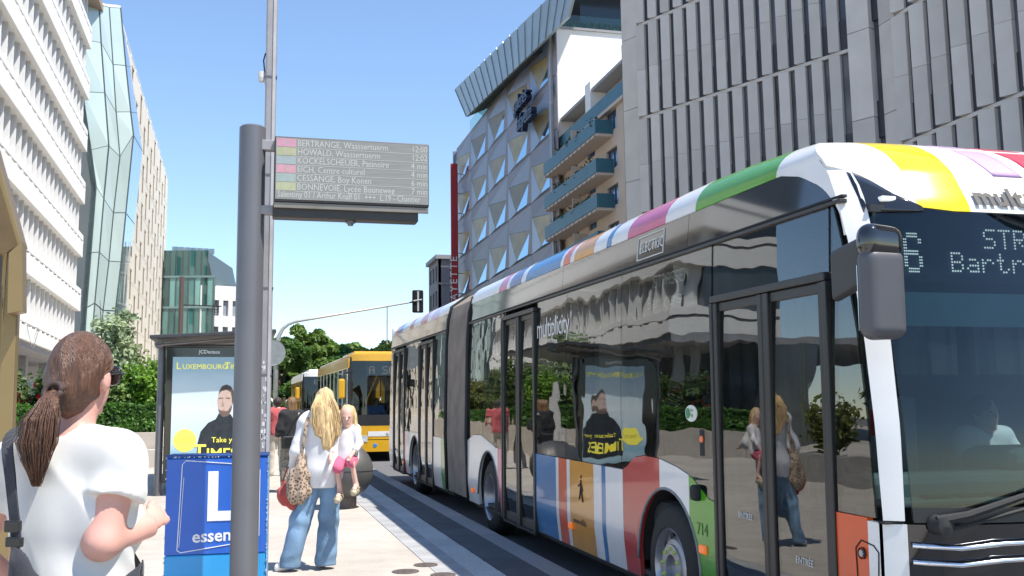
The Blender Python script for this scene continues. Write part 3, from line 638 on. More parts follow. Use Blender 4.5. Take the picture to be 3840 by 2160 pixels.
def dusty(m):
    """road dust clinging to the lower skirts in uneven patches"""
    nt = m.node_tree; b = nt.nodes["Principled BSDF"]; src = b.inputs["Base Color"].links[0].from_socket; tc = nt.nodes.new("ShaderNodeTexCoord"); sp = nt.nodes.new("ShaderNodeSeparateXYZ"); nt.links.new(tc.outputs["Object"], sp.inputs[0])
    mr = nt.nodes.new("ShaderNodeMapRange"); mr.inputs["From Min"].default_value = .95; mr.inputs["From Max"].default_value = .3; mr.inputs["To Max"].default_value = .55; nt.links.new(sp.outputs[2], mr.inputs["Value"])
    n = nt.nodes.new("ShaderNodeTexNoise"); n.inputs["Scale"].default_value = 5; n.inputs["Detail"].default_value = 8; mp = nt.nodes.new("ShaderNodeMapping"); mp.inputs["Scale"].default_value = (1, 1, .35); nt.links.new(tc.outputs["Object"], mp.inputs[0]); nt.links.new(mp.outputs[0], n.inputs["Vector"])
    mu = nt.nodes.new("ShaderNodeMath"); mu.operation = 'MULTIPLY'; nt.links.new(mr.outputs[0], mu.inputs[0]); nt.links.new(n.outputs[0], mu.inputs[1])
    mx = nt.nodes.new("ShaderNodeMix"); mx.data_type = 'RGBA'; mx.inputs[7].default_value = (.16, .14, .12, 1); nt.links.new(mu.outputs[0], mx.inputs[0]); nt.links.new(src, mx.inputs[6]); nt.links.new(mx.outputs[2], b.inputs["Base Color"])
for m_ in (m_bw_, m_red, m_bgrn, m_bblu, m_borg, m_rorg, m_pink): dusty(m_)
BUS = empty("articulated_bus", (3.11, 4.4, gz(4.4)-.16), (SP, 0, 0), "white articulated city bus with rainbow colour blocks, pulling in along the kerb", "bus")
def xs(z):
    if z < .6: return .03*(.6-z)/.28
    if z < 1.2: return 0.0
    return .035*((min(z, 2.83)-1.2)/1.63)**2+(0.028*(z-2.83)/.27 if z > 2.83 else 0)
_bz = [.2, 1.1, 1.6, 2.05, 2.6, 2.8, 3.0, 3.12, 3.2, 3.26, 3.31]; _bs = [.02, .02, .06, .13, .27, .35, .47, .60, .74, .90, 1.12]
def hf(s): return float(np.interp(s, [.7, 1.27, 1.8, 2.45], [.60, .80, .93, 1.0]))
def yf(x, z):
    x = min(x, 2.55-x); return float(np.interp(z, _bz, _bs))+(.21*(1-x/.9)**3 if x < .9 else 0)
def win_bot(s):   # lower edge of the glass along the side
    return float(np.interp(s, [0, 2.1, 2.23, 2.32, 2.5, 2.75, 3.08, 3.4, 3.62, 3.75, 3.87, 6.6, 8.0, 8.25, 8.37, 8.56, 9.2, 9.64, 10.0, 10.06, 11.6, 18.1],
                 [1.04, 1.04, 1.057, 1.101, 1.188, 1.24, 1.284, 1.29, 1.26, 1.19, 1.15, 1.15, 1.13, 1.13, 1.13, 1.163, 1.26, 1.245, 1.166, 1.15, 1.12, 1.12]))
WH = [2.96, 8.78, 14.68]; AR = .585
def skirt_bot(s):
    b = .32
    for w in WH:
        d = abs(s-w)
        if d < AR: b = max(b, .47+sqrt(AR*AR-d*d)*1.02)
    return b
def side_panel(name, s0, s1, m, z0=None, z1=None, lab=None):
    n = max(2, int((s1-s0)/.03)) if any(abs((s0+s1)/2-w) < AR+.6 for w in WH) else max(2, int((s1-s0)/.12))
    def fn(u, v):
        s = s0+.002+(s1-s0-.004)*u; a = skirt_bot(s) if z0 is None else z0; b = win_bot(s) if z1 is None else z1
        z = a+(b-a)*v; return (xs(z), s, z)
    o = MB().shell(fn, n, 10, (.035, 0, 0)).build(name, m, BUS, smooth=True, auto=35)
    return o
for s0, s1, m in ((2.12, 2.54, m_bgrn), (2.54, 3.08, m_bw_), (3.08, 3.87, m_red), (3.87, 4.30, m_bw_), (4.30, 4.40, m_bblu), (4.40, 4.62, m_bw_), (4.62, 5.32, m_borg), (5.32, 5.42, m_bw_),
                  (5.42, 5.69, m_rorg), (5.69, 5.78, m_bw_), (5.78, 6.53, m_bblu), (8.02, 8.26, m_pink), (8.26, 10.05, m_bw_), (11.62, 12.05, m_bgrn), (12.05, 12.74, m_bw_), (14.22, 15.75, m_bw_), (15.75, 15.92, m_pink), (17.45, 18.05, m_bw_)):
    side_panel("side_panel", s0, s1, m)
# sky-like pale patch in the blue block
# glass along the side
def pane(s0, s1, z0=None, z1=2.81, name="side_window", m=None):
    def fn(u, v):
        s = s0+.004+(s1-s0-.008)*u; a = win_bot(s)+.006 if z0 is None else z0; z = a+(z1-a)*v; return (xs(z)+.004, s, z)
    return MB().shell(fn, max(2, int((s1-s0)/.08)), 8, (.012, 0, 0)).build(name, m or m_bgl, BUS, smooth=True, auto=35)
for s0, s1 in ((2.14, 3.9), (3.9, 5.45), (5.45, 6.5), (8.06, 9.1), (9.1, 10.03), (11.63, 12.72), (14.24, 15.9), (17.46, 18.0)): pane(s0, s1)
def fnq(u, v):
    z = 1.14+(2.80-1.14)*v; a = yf(0, z)+.06; return (xs(z)+.004, a+(.64-a)*u, z)
MB().shell(fnq, 6, 14, (.012, 0, 0)).build("quarter_window", m_bgl, BUS, smooth=True, auto=35)
pane(.66, 2.12, 2.43, 2.81, "door_header_glass")
for s in (2.13, 3.9, 5.45, 6.52, 8.04, 10.03, 11.64, 14.23, 15.91, 17.45): box("window_pillar", (.05, s-.055, 1.0), (.11, s+.055, 2.9), m_trim, BUS)
def strip(name, s0, s1, z, h, m, d=.012, b=.003):
    return box(name, (xs(z)-d, s0, z-h/2), (xs(z)+.03, s1, z+h/2), m, BUS, bevel=b)
for a, b in ((.52, 10.05), (11.62, 18.05)):
    strip("rain_gutter", a, b, 2.815, .022, m_trim, .018); strip("gutter_groove", a, b, 2.842, .016, m_rub, .004)
    strip("skirt_seal", max(a, 2.12), b, .318, .03, m_rub, .0)
# black coving and coloured roof edge
def coving(s0, s1):
    def fn(u, v): z = 2.85+.245*v; return (xs(z), s0+.003+(s1-s0-.006)*u, z)
    return MB().shell(fn, 6, 4, (.03, 0, 0)).build("coving_panel", m_blk, BUS, smooth=True, auto=35)
for a, b in ((2.55, 5.62), (5.62, 8.0), (8.0, 10.05), (11.62, 14.5), (14.5, 18.05)): coving(a, b)
def cov_front(u, v):   # front end of the coving is cut off in a curve
    z = 2.85+.245*v; a = float(np.interp(z, [2.85, 2.945, 3.045, 3.1], [.62, .76, .98, 1.2])); return (xs(z), a+(2.547-a)*u, z)
MB().shell(cov_front, 14, 6, (.03, 0, 0)).build("coving_panel", m_blk, BUS, smooth=True, auto=35)
def rb(t): return (.063+.38*(1-cos(t*pi/2)), 3.10+.285*sin(t*pi/2))
def roof_band(s0, s1, m, fr=False):
    def fn(u, v):
        x, z = rb(v); s = s0+(s1-s0)*u; return (x, s, 3.10+(z-3.10)*hf(s))
    return MB().shell(fn, 6, 8, (.03, 0, -.01)).build("roof_edge", m, BUS, smooth=True, auto=40)
RB = [(1.27, 2.45, m_bgrn), (2.45, 3.0, m_bw_), (3.0, 3.82, m_pink), (3.82, 4.22, m_bw_), (4.22, 4.35, m_bblu), (4.35, 4.7, m_bw_), (4.7, 5.3, m_borg), (5.3, 5.42, m_bw_), (5.42, 5.65, m_rorg), (5.65, 5.75, m_bw_), (5.75, 7.1, m_bblu), (7.1, 7.3, m_bw_), (7.3, 7.85, m_navy), (7.85, 8.0, m_bw_), (8.0, 8.4, m_pink), (8.4, 10.05, m_bw_),
      (11.62, 12.6, m_bw_), (12.6, 13.3, m_vio), (13.3, 13.7, m_bw_), (13.7, 14.4, m_crim), (14.4, 15.2, m_bw_), (15.2, 15.7, m_red), (15.7, 16.6, m_bw_), (16.6, 17.2, m_navy), (17.2, 17.6, m_crim), (17.6, 18.05, m_bw_)]
for a, b, m in RB: roof_band(a+.001, b-.001, m)
# roof sheets and far side
for a, b in ((1.2, 10.05), (11.62, 18.05)):
    box("roof_sheet", (.44, max(a, 2.45), 3.34), (2.12, b, 3.385), m_bw_, BUS)
    def fr_(u, v, a=a, b=b):
        x, z = rb(v); return (2.55-x, a+(b-a)*u, z)
    MB().shell(fr_, 2, 6, (-.03, 0, -.01)).build("roof_edge_far", m_bw_, BUS, smooth=True)
    box("far_coving", (2.45, max(a, .9), 2.83), (2.52, b, 3.11), m_blk, BUS)
    box("far_side", (2.50, max(a, .9), .32), (2.55, b, 1.2), m_bw_, BUS)
    k = max(a, 1.0)
    while k < b-.2:
        e_ = min(k+1.5, b); box("far_window", (2.51, k+.05, 1.21), (2.522, e_-.05, 2.82), m_bgl, BUS); box("far_pillar", (2.46, k-.05, 1.2), (2.54, k+.05, 2.83), m_trim, BUS); k += 1.5
    box("ceiling", (.14, max(a, .8), 2.72), (2.44, b, 2.76), m_intd, BUS); box("floor", (.06, max(a, .55), .34), (2.48, b, .38), m_intd, BUS)
box("rear_wall", (.05, 18.02, .35), (2.5, 18.1, 3.3), m_bw_, BUS, bevel=.05); box("rear_window", (.3, 18.1, 1.5), (2.25, 18.12, 2.7), m_blk, BUS)
# articulation bellows
def bel(u, v):
    n = 13; t = abs(((u*n) % 1)-.5)*2; f = .055*t; s = 10.06+1.55*u
    P = [(.03, .33), (.0, 1.2), (.02, 2.6), (.05, 2.98), (.10, 3.18), (.36, 3.36), (1.2, 3.40), (2.5, 3.3)]
    w = v*(len(P)-1); i = min(int(w), len(P)-2); q = w-i; x = P[i][0]+(P[i+1][0]-P[i][0])*q; z = P[i][1]+(P[i+1][1]-P[i][1])*q
    return (x+f*(1 if z < 3.0 else .6), s, z-(f*.7 if z > 2.9 else 0))
MB().shell(bel, 52, 28, (.03, 0, 0)).build("bellows", M("grey brown bellows", (0.25, 0.205, 0.17), 0.75, var=.18, scale=3, bump=.1), BUS, smooth=False)
for s in (10.05, 11.61):
    mb = MB(); mb.tube([(.02, s, .34), (-.012, s, 1.2), (.012, s, 2.6), (.04, s, 2.98), (.09, s, 3.18), (.35, s, 3.37), (1.5, s, 3.41)], .03, 6); mb.build("bellows_frame", m_rub, BUS, smooth=True)
# doors
def door(s0, s1, zt, label=None):
    hd_ = empty("door"); hd_.parent = BUS; mid = (s0+s1)/2
    def fbar(nm, a, b, z0, z1, x0=-.004, x1=.05): return box(nm, (xs((z0+z1)/2)+x0, a, z0), (xs((z0+z1)/2)+x1, b, z1), m_trim, hd_, bevel=.006)
    for a, b in ((s0, mid-.012), (mid+.012, s1)):
        fbar("door_frame", a, a+.055, .30, zt); fbar("door_frame", b-.055, b, .30, zt); fbar("door_frame", a+.055, b-.055, zt-.06, zt); fbar("door_frame", a+.055, b-.055, .30, .40)
        def fn(u, v):
            z = .40+(zt-.46)*v; return (xs(z)+.012, a+.055+(b-a-.11)*u, z)
        MB().shell(fn, 4, 8, (.008, 0, 0)).build("door_glass", m_bgl, hd_, smooth=True, auto=35)
        hx = a+.16 if a == s0 else b-.16
    fbar("door_seal", mid-.012, mid+.012, .30, zt, .0, .045)
    box("door_header", (-.012, s0-.03, zt+.002), (.06, s1+.03, zt+.05), m_trim, hd_, bevel=.008)
    for a in (s0-.04, s1): box("door_post", (-.012, a, .3), (.07, a+.04, zt), m_trim, hd_, bevel=.006)
    box("step_edge", (.0, s0, .27), (.2, s1, .30), m_rub, hd_)
    return hd_
d1 = door(.69, 2.08, 2.39); d2 = door(6.57, 7.98, 2.70); d3 = door(12.78, 14.18, 2.70); d4 = door(15.96, 17.4, 2.70)
for y_ in (1.86, .93):
    o = MB().box(.06, .12, y_-.025, y_+.025, 1.12, 1.42).build("door_handle", m_rub, d1, bevel=.02)
box("door_band", (.03, .74, .44), (.034, 1.34, .5), m_trim, d1)
text("door_sign", "ENTRÉE", .055, (.008, 1.10, .80), (0, -1, 0), (0, 0, 1), M("white print", (.62, .62, .60)), d1, depth=.0005)
text("door_sign", "ENTRÉE", .055, (.008, 1.80, .98), (0, -1, 0), (0, 0, 1), MATS["white print"], d1, depth=.0005)
# wheels
def wheel(s, front):
    w = empty("wheel", (.0, s, .478)); w.parent = BUS
    MB().lathe([(.30, .02), (.42, .035), (.462, .06), (.478, .1), (.478, .24), (.46, .29), (.30, .30)], ax='x', n=40).build("tyre", m_rub, w, smooth=True, auto=40)
    mb = MB()
    for k in range(40):
        a = 2*pi*k/40; mb.add([(x, cos(a+da)*r_, sin(a+da)*r_) for r_ in (.47, .482) for x in (.1, .24) for da in (0, .06)], [(0, 1, 3, 2), (4, 5, 7, 6), (0, 1, 5, 4), (2, 3, 7, 6), (0, 2, 6, 4), (1, 3, 7, 5)])
    mb.build("tread", m_rub, w)
    if front:
        r = MB().lathe([(.30, .03), (.292, .02), (.28, .035), (.27, .09), (.24, .10), (.21, .055), (.175, .045), (.172, .03), (.10, .03), (.10, .075), (.07, .08), (.0, .08)], ax='x', n=48).build("rim", m_alu, w, smooth=True, auto=30)
        mb = MB()
        for k in range(10):
            a = 2*pi*k/10; mb.lathe([(0, -.004), (.032, -.004), (.032, .01)], (.076, cos(a)*.228, sin(a)*.228), ax='x', n=12)
        mb.build("rim_hole", m_rub, r)
        nm = MB().lathe([(0, -.022), (.010, -.02), (.014, -.01), (.016, .0), (.0, .0)], ax='x', n=10).mesh("wheel_nut", M("lime nut cover", (.50, .58, .12), .4)); am = MB().prism([(-.012, .0, .006), (-.012, .03, 0), (-.012, 0, -.006)], (.006, 0, 0)).mesh("nut_pointer", m_rub)
        for k in range(10):
            a = 2*pi*k/10+.2; o = shared("wheel_nut", nm, r, (.03, cos(a)*.14, sin(a)*.14)); 
    else:
        MB().lathe([(.30, .03), (.292, .02), (.28, .035), (.265, .12), (.24, .20), (.14, .21), (.13, .12), (.09, .11), (.0, .10)], ax='x', n=48).build("rim", m_alu, w, smooth=True, auto=30)
    return w
for i, s in enumerate(WH):
    wheel(s, i == 0)
    MB().shell(lambda u, v, s=s: (.04+.5*v, s+cos(pi*u)*(AR+.02), .45+sin(pi*u)*(AR+.03)), 20, 2, (0, 0, .02)).build("wheel_arch_liner", m_rub, BUS)
    MB().tube([(.002, s+cos(pi*k/20)*(AR+.0), .47+sin(pi*k/20)*(AR+.0)*1.02) for k in range(21)], .012, 6).build("wheel_arch_trim", M("grey trim", (.22, .22, .23), .5), BUS, smooth=True)
    box("underbody", (.5, s-.8, .35), (2.1, s+.8, .6), m_rub, BUS)
box("underbody", (.12, .4, .24), (2.4, 10, .33), m_rub, BUS); box("underbody", (.12, 11.6, .24), (2.4, 18, .33), m_rub, BUS)
# front end
def fpatch(name, x0, x1, z0, z1, m, nu=8, nv=8, th=.03, zb=None, parent=None):
    def fn(u, v):
        x = x0+(x1-x0)*u; a = zb(x) if zb else z0; b = z1(x) if callable(z1) else z1
        z = a+(b-a)*v; return (x, yf(x, z), z)
    return MB().shell(fn, nu, nv, (0, th, 0)).build(name, m, parent or BUS, smooth=True, auto=40)
def zfair(x): x = min(x, 2.55-x); return float(np.interp(x, [.0, .12, .2, .3, .42, .6], [3.05, 2.99, 2.93, 2.84, 2.765, 2.745]))
def ztop(x): x = min(x, 2.55-x); return float(np.interp(x, [0, .12, .16, .22, .30, .46, .7], [3.08, 3.12, 3.20, 3.28, 3.33, 3.375, 3.40]))
def xe(z): return xs(z) if z < 3.1 else .063+.38*(1-cos(math.asin(min(1, (z-3.1)/.208))))
def fair(name, x0, x1, m, nu=14):
    def fn(u, v):
        x = x0+(x1-x0)*u; z = zfair(x)+(3.308-zfair(x))*v
        if x0 == 0: x = xe(z)+(x1-xe(z))*u
        return (x, yf(x, z), z)
    MB().shell(fn, nu, 16, (0, .02, -.004)).build(name, m, BUS, smooth=True, auto=50)
for x0, x1, m in ((0, .40, m_bw_), (.401, .70, m_byel), (.701, 2.4, m_bw_)): fair("roof_fairing", x0, x1, m)
for x0, x1, m in ((.86, 1.06, m_vio), (1.16, 1.42, m_crim)):
    MB().shell(lambda u, v: (x0+(x1-x0)*u+.10*(1-v), yf(x0+(x1-x0)*u, 2.98+.325*v)-.004, 2.98+.325*v), 6, 8, (0, .004, 0)).build("fairing_stripe", m, BUS, smooth=True)
def cap(u, v):   # white corner cap between the fairing and the first roof-edge block
    x, z0 = rb(v); zf = 3.10+.208*sin(v*pi/2); a = yf(x, zf); s = a+(1.271-a)*u; zz = 3.10+.285*hf(1.271)*sin(v*pi/2)
    return (x, s, zf+(zz-zf)*u)
MB().shell(lambda u, v: (.44+1.67*v, (yf(.44+1.67*v, 3.308)+.002)*(1-u)+2.46*u, 3.306+.078*sin(u*pi/2)), 8, 10, (0, 0, -.02)).build("roof_sheet", m_bw_, BUS, smooth=True)
MB().shell(cap, 10, 10, (.03, 0, -.01)).build("corner_cap", m_bw_, BUS, smooth=True, auto=40)
def cap2(u, v):   # white wedge where the cap sweeps down into the windscreen pillar
    z = 2.62+.49*v; b = float(np.interp(z, [2.62, 2.66, 2.75, 2.82, 2.89, 2.945, 3.045, 3.11], [.505, .515, .545, .60, .68, .76, .98, 1.27])); a = yf(0, z)-.008; return (xs(z)-.001, a+(b-a)*u, z)
MB().shell(cap2, 8, 16, (.03, 0, 0)).build("corner_cap", m_bw_, BUS, smooth=True, auto=40)
def apil(u, v):
    z = 1.135+1.935*v; w = float(np.interp(z, [1.1, 1.5, 2.6, 2.9, 3.1], [.085, .10, .13, .15, .13])); x = w*u; return (x+xs(z)*(1-u), yf(x, z)-.008, z)
MB().shell(apil, 8, 24, (.02, .03, 0)).build("windscreen_pillar", m_bw_, BUS, smooth=True, auto=50)
box("pillar_joint", (-.004, .2, 1.118), (.10, .262, 1.130), m_rub, BUS)
fpatch("windscreen", .125, 2.43, 1.13, lambda x: zfair(x)-.004, m_wsg, 24, 16, .008, zb=lambda x: 1.13)
fpatch("windscreen_mask", .125, 2.43, 1.13, 1.20, m_trim, 16, 2, -.004, zb=lambda x: 1.128)
def mask(u, v):
    x = .12+.30*u; z = 2.74+(zfair(x)-2.735)*v; return (x, yf(x, z)-.006, z)
MB().shell(mask, 10, 6, (0, .004, 0)).build("corner_mask", m_blk, BUS, smooth=True)
MB().box(.21, .30, yf(.25, 2.81)-.02, yf(.25, 2.81)+.03, 2.80, 2.83).build("marker_lamp", M("clear lamp", (.9, .9, .88), .2, emit=.3), BUS, bevel=.008)
fpatch("front_panel", .10, 2.45, .30, 1.118, m_blk, 20, 6, .03, zb=lambda x: .30)
fpatch("corner_panel", -.0, .098, .30, 1.118, m_bw_, 6, 6, .03, zb=lambda x: .30)
def sidec(u, v):
    z = .32+.80*v; a = yf(0, z)+.0; return (xs(z), a+(.36-a)*u, z)
MB().shell(sidec, 4, 6, (.03, 0, 0)).build("corner_panel", m_bw_, BUS, smooth=True, auto=40)
side_panel("side_panel", .36, .65, m_rorg, .32, 1.135)
for z in (1.02, .94):
    MB().tube([(.10, yf(.1, z)-.03, z), (.3, yf(.3, z)-.045, z-.01), (.5, yf(.5, z)-.05, z+.012), (1.2, yf(1.2, z)-.05, z+.015), (2.4, yf(2.4, z)-.03, z)], .013, 8).build("chrome_bar", m_chr, BUS, smooth=True)
mb = MB(); P = [(.27, 1.0), (.45, 1.01), (.50, .96), (.50, .72), (.44, .66), (.30, .70), (.27, .78)]
P = [(.29, .69), (.27, .97), (.31, 1.0), (.42, 1.015), (.47, .97), (.46, .74), (.42, .69)]
mb.tube([(-.002, s, z) for s, z in P+[P[0]]], .004, 4); mb.build("filler_flap_seam", m_rub, BUS)
MB().lathe([(.03, -.012), (.03, .01)], (0, .41, .95), ax='x', n=20).lathe([(0, -.014), (.018, -.014), (.02, .0)], (0, .41, .95), ax='x', n=20, mi=1).build("filler_lock", [m_rub, m_alu], BUS)
# wiper
mb = MB(); mb.tube([(.20, yf(.2, 1.12)-.05, 1.14), (.33, yf(.3, 1.14)-.07, 1.17), (.9, yf(.9, 1.3)-.07, 1.33)], [.03, .022, .012], 8); mb.lathe([(0, -.09), (.045, -.08), (.05, 0)], (.22, yf(.22, 1.12), 1.12), ax='y', n=16)
mb.tube([(.24, yf(.24, 1.1)-.06, 1.10), (.75, yf(.8, 1.2)-.06, 1.22)], .012, 6); mb.build("wiper_arm", m_rub, BUS, smooth=True, auto=40)
# dashboard and cab
box("dashboard", (.06, .42, 1.17), (2.45, .85, 1.34), m_dash, BUS, bevel=.05); box("dashboard_hood", (1.0, .45, 1.3), (2.3, .95, 1.46), m_dash, BUS, bevel=.08)
mb = MB()
for k in range(7): mb.box(.32+k*.2, .47+k*.2, .30+.0, .37, 1.225, 1.24)
box("dashboard_shelf", (.14, .19+.06, 1.19), (2.4, .44, 1.222), m_dash, BUS, bevel=.01); mb.build("dashboard_vent", m_rub, BUS)
MB().lathe([(0, .002), (.07, .002), (.075, 0)], (.32, .62, 1.342), n=24).build("dashboard_sticker", M("green sticker", (.02, .25, .12), .5), BUS); MB().lathe([(0, .004), (.035, .004)], (.32, .62, 1.342), n=20).build("dashboard_sticker_centre", m_led if False else MATS["white print"], BUS)
box("cab_partition", (.95, 2.0, .4), (2.45, 2.04, 1.9), m_intd, BUS); box("driver_seat", (1.55, 1.25, .9), (2.05, 1.75, 1.05), m_intd, BUS, bevel=.05); box("driver_seat_back", (1.55, 1.68, 1.0), (2.05, 1.85, 1.85), m_intd, BUS, bevel=.06)
mb = MB(); c = Vector((1.8, .98, 1.42)); mb.tube([c+Vector((cos(a)*.23, -sin(a)*.16, sin(a)*.12)) for a in np.linspace(0, 2*pi, 25)], .016, 8); mb.tube([c, c+Vector((0, -.15, -.3))], .03, 8); mb.tube([c+Vector((-.22, 0, 0)), c+Vector((.22, 0, 0))], .014, 6); mb.build("steering_wheel", m_rub, BUS, smooth=True)
# seats
sb = MB().box(0, .44, 0, .42, .82, .90).box(0, .44, .38, .46, .9, 1.55).mesh("seat", M("dark seat fabric", (.045, .05, .075), .9, var=.3, scale=30))
for s in [2.6, 3.4, 4.2, 5.0, 5.8, 8.6, 9.4, 12.0, 14.6, 15.3]:
    for x in ((.25, .72) if s > 3 else (.25,)): o = shared("seat", sb, BUS, (x, s, 0))
    for x in (1.45, 1.92): shared("seat", sb, BUS, (x, s, 0))
box("wheel_box", (.1, 2.4, .38), (.75, 3.5, .95), m_intd, BUS, bevel=.06)
for pts in ([(.55, 2.3, .5), (.55, 2.25, 1.0), (.45, 1.8, 1.35), (.40, 1.65, 1.4)], [(.30, .78, 1.35), (.32, .9, 1.2), (.35, 1.0, .9), (.35, 1.02, .5)], [(.5, 6.5, .4), (.5, 6.5, 2.7)], [(.5, 8.05, .4), (.5, 8.05, 2.7)], [(.8, 2.3, .4), (.8, 2.3, 2.7)], [(1.0, 4.5, .4), (1.0, 4.5, 2.7)]):
    MB().tube(pts, .018, 8).build("handrail", m_hy, BUS, smooth=True)
box("ticket_machine", (.85, 1.35, 1.2), (1.05, 1.6, 1.75), M("grey machine", (.25, .26, .27), .5), BUS, bevel=.03); box("ticket_machine_screen", (.845, 1.4, 1.5), (.85, 1.56, 1.66), M("red screen", (.4, .02, .02), .4), BUS)
# mirror
mir = empty("wing_mirror", (-.045, 0, -.03)); mir.parent = BUS
sd_ = SDF((-.36, -.3, 1.95), (.16, .25, 2.75), .011)
for z in np.linspace(2.11, 2.44, 10): sd_.cap((-.135, -.03, z), (-.02, -.03, z), .06, .055, .01)
sd_.build("mirror_housing", M("grey mirror plastic", (.085, .085, .095), .42, var=.06, bump=.04, bscale=300), mir)
sd_ = SDF((-.36, -.3, 2.3), (.2, .55, 2.8), .011)
for z in (2.50, 2.53, 2.56): sd_.cap((-.135, -.03, z), (-.02, -.03, z-.005), .058, .052, .02)
sd_.build("mirror_cap", m_blk, mir)
mb = MB(); mb.hexa([(-.09, .02, 2.36), (-.02, .02, 2.36), (.03, .50, 2.28), (-.03, .50, 2.28), (-.09, .02, 2.60), (-.02, .02, 2.60), (.04, .50, 2.56), (-.03, .50, 2.56)]); mb.build("mirror_arm", M("mirror arm plastic", (.03, .03, .032), .45), mir, bevel=.03, seg=3)
box("mirror_glass", (-.17, .032, 2.1), (.01, .036, 2.42), m_chr, mir)
# LED destination display
F57 = {'1': "00100 01100 00100 00100 00100 00100 01110", '6': "01110 10001 10000 11110 10001 10001 01110", 'S': "01111 10000 10000 01110 00001 00001 11110", 'T': "11111 00100 00100 00100 00100 00100 00100", 'R': "11110 10001 10001 11110 10100 10010 10001", 'A': "01110 10001 10001 11111 10001 10001 10001", 'E': "11111 10000 10000 11110 10000 10000 11111", 'N': "10001 11001 10101 10011 10001 10001 10001",
       'B': "11110 10001 10001 11110 10001 10001 11110", 'a': "00000 00000 01110 00001 01111 10001 01111", 'r': "00000 00000 10110 11001 10000 10000 10000", 't': "01000 01000 11100 01000 01000 01001 00110", 'e': "00000 00000 01110 10001 11111 10000 01110", 'n': "00000 00000 10110 11001 10001 10001 10001", 'g': "00000 00000 01111 10001 01111 00001 01110", ' ': "00000 00000 00000 00000 00000 00000 00000"}
def dots(name, s, org, R, U, pitch, m, parent, dup=1, dot=.36, pv=1.0):
    mb = MB(); R = Vector(R); U = Vector(U); N = R.cross(U); O_ = Vector(org); cx = 0
    for ch in s:
        rows = F57[ch].split()
        for j, row in enumerate(rows):
            for i, b_ in enumerate(row):
                if b_ == '1':
                    for di in range(dup):
                        for dj in range(dup):
                            c = O_+R*((cx+i*dup+di)*pitch)+U*(((6-j)*dup+dj)*pitch*pv); r_ = pitch*dot
                            mb.prism([c+(R*cos(a)+U*sin(a))*r_ for a in (0, pi/3, 2*pi/3, pi, 4*pi/3, 5*pi/3)], N*.002)
        cx += 6*dup
    return mb.build(name, m, parent)
sgn = empty("destination_display"); sgn.parent = BUS; ys_ = .42
box("display_panel", (.16, ys_+.012, 2.36), (2.39, ys_+.07, 2.74), M("led panel", (.035, .055, .075), .5, var=.3, scale=3, stretch=(1, 1, 60)), sgn)
rX, uZ = (1, 0, 0), (0, .05, 1)
dots("led_number", "16", (.20, ys_-.004, 2.42), rX, uZ, .0115, m_led, sgn, dup=2, pv=1.4, dot=.42); dots("led_line", "STRASSEN", (.85, ys_, 2.565), rX, uZ, .0165, m_led, sgn); dots("led_line", "Bartreng", (.635, ys_, 2.43), rX, uZ, .0165, m_led, sgn)
box("display_frame", (.14, ys_-.0, 2.74), (2.41, ys_+.1, 2.78), m_trim, sgn); box("display_sill", (.14, .35, 2.30), (2.41, ys_+.1, 2.355), m_trim, sgn)
box("sun_blind", (.2, .34, 2.12), (2.3, .355, 2.30), M("blue grey blind", (.25, .36, .42), .7), BUS)
# side displays, lettering and stickers
rS, uS = (0, -1, 0), (0, 0, 1)
dots("side_led_line", "STRASSEN", (.05, 3.22, 2.62), rS, uS, .014, m_led, BUS, dot=.3); dots("side_led_line", "Bartreng", (.05, 3.35, 2.46), rS, uS, .014, m_led, BUS, dot=.3)
m_wp = MATS["white print"]; m_bp = M("black print", (.02, .02, .02), .5)
text("electric_lettering", "ELECTRIC", .125, (xs(2.9)-.006, 3.49, 2.925), rS, (.10, 0, 1), m_wp, BUS, depth=.001, sx=.92)
mb = MB(); q = [(3.54, 2.875), (3.0, 2.875), (3.0, 3.06), (3.54, 3.06)]
for i in range(4):
    a, b = q[i], q[(i+1) % 4]; mb.tube([(xs(a[1])-.003, a[0], a[1]), (xs(b[1])-.003, b[0], b[1])], .006, 4)
mb.build("electric_frame", m_wp, BUS)
text("roof_lettering", "mult", .17, (.74, yf(.8, 2.79)-.014, 2.79), (1, 0, 0), (0, .56, 1), m_bp, BUS, depth=.0006, bold=.006, space=1.05); text("roof_lettering", "i", .17, (1.09, yf(.8, 2.79)-.014, 2.79), (1, 0, 0), (0, .56, 1), m_byel, BUS, depth=.0006, bold=.006)
text("roof_lettering", "plicity", .17, (1.15, yf(.8, 2.79)-.014, 2.79), (1, 0, 0), (0, .56, 1), m_bp, BUS, depth=.0006, bold=.006)
text("window_lettering", "multiplicity", .30, (.02, 6.50, 2.40), rS, uS, M("window print white", (.70, .69, .66), .5), BUS, depth=.0006, sx=.98, space=.92)
text("fleet_number", "714", .12, (-.003, 2.42, .80), rS, uS, M("faded print", (.10, .20, .05), .5), BUS, depth=.0008)
text("web_lettering", "www.vdl.lu", .085, (-.003, 5.22, .56), rS, uS, m_bp, BUS, depth=.0008)
text("panel_lettering", "Sybille", .08, (-.003, 6.50, .98), rS, uS, M("grey print", (.25, .3, .35), .5), BUS, depth=.0008) if False else None
mb = MB(); 
for p in ([(5.02, .80), (4.98, .90), (4.97, .98)], [(4.92, .78), (4.97, .90)], [(5.05, .92), (4.97, .95), (4.93, .88)]): mb.tube([(-.002, s, z) for s, z in p], .010, 5)
mb.lathe([(0, -.006), (.016, -.004), (.018, 0)], (-.001, 4.97, 1.01), ax='x', n=10); mb.build("walking_figure_emblem", m_bp, BUS)
def stick(nm, s, z, w, h, m, x=-.004): return box(nm, (x, s-w/2, z-h/2), (x+.004, s+w/2, z+h/2), m, BUS, bevel=.002)
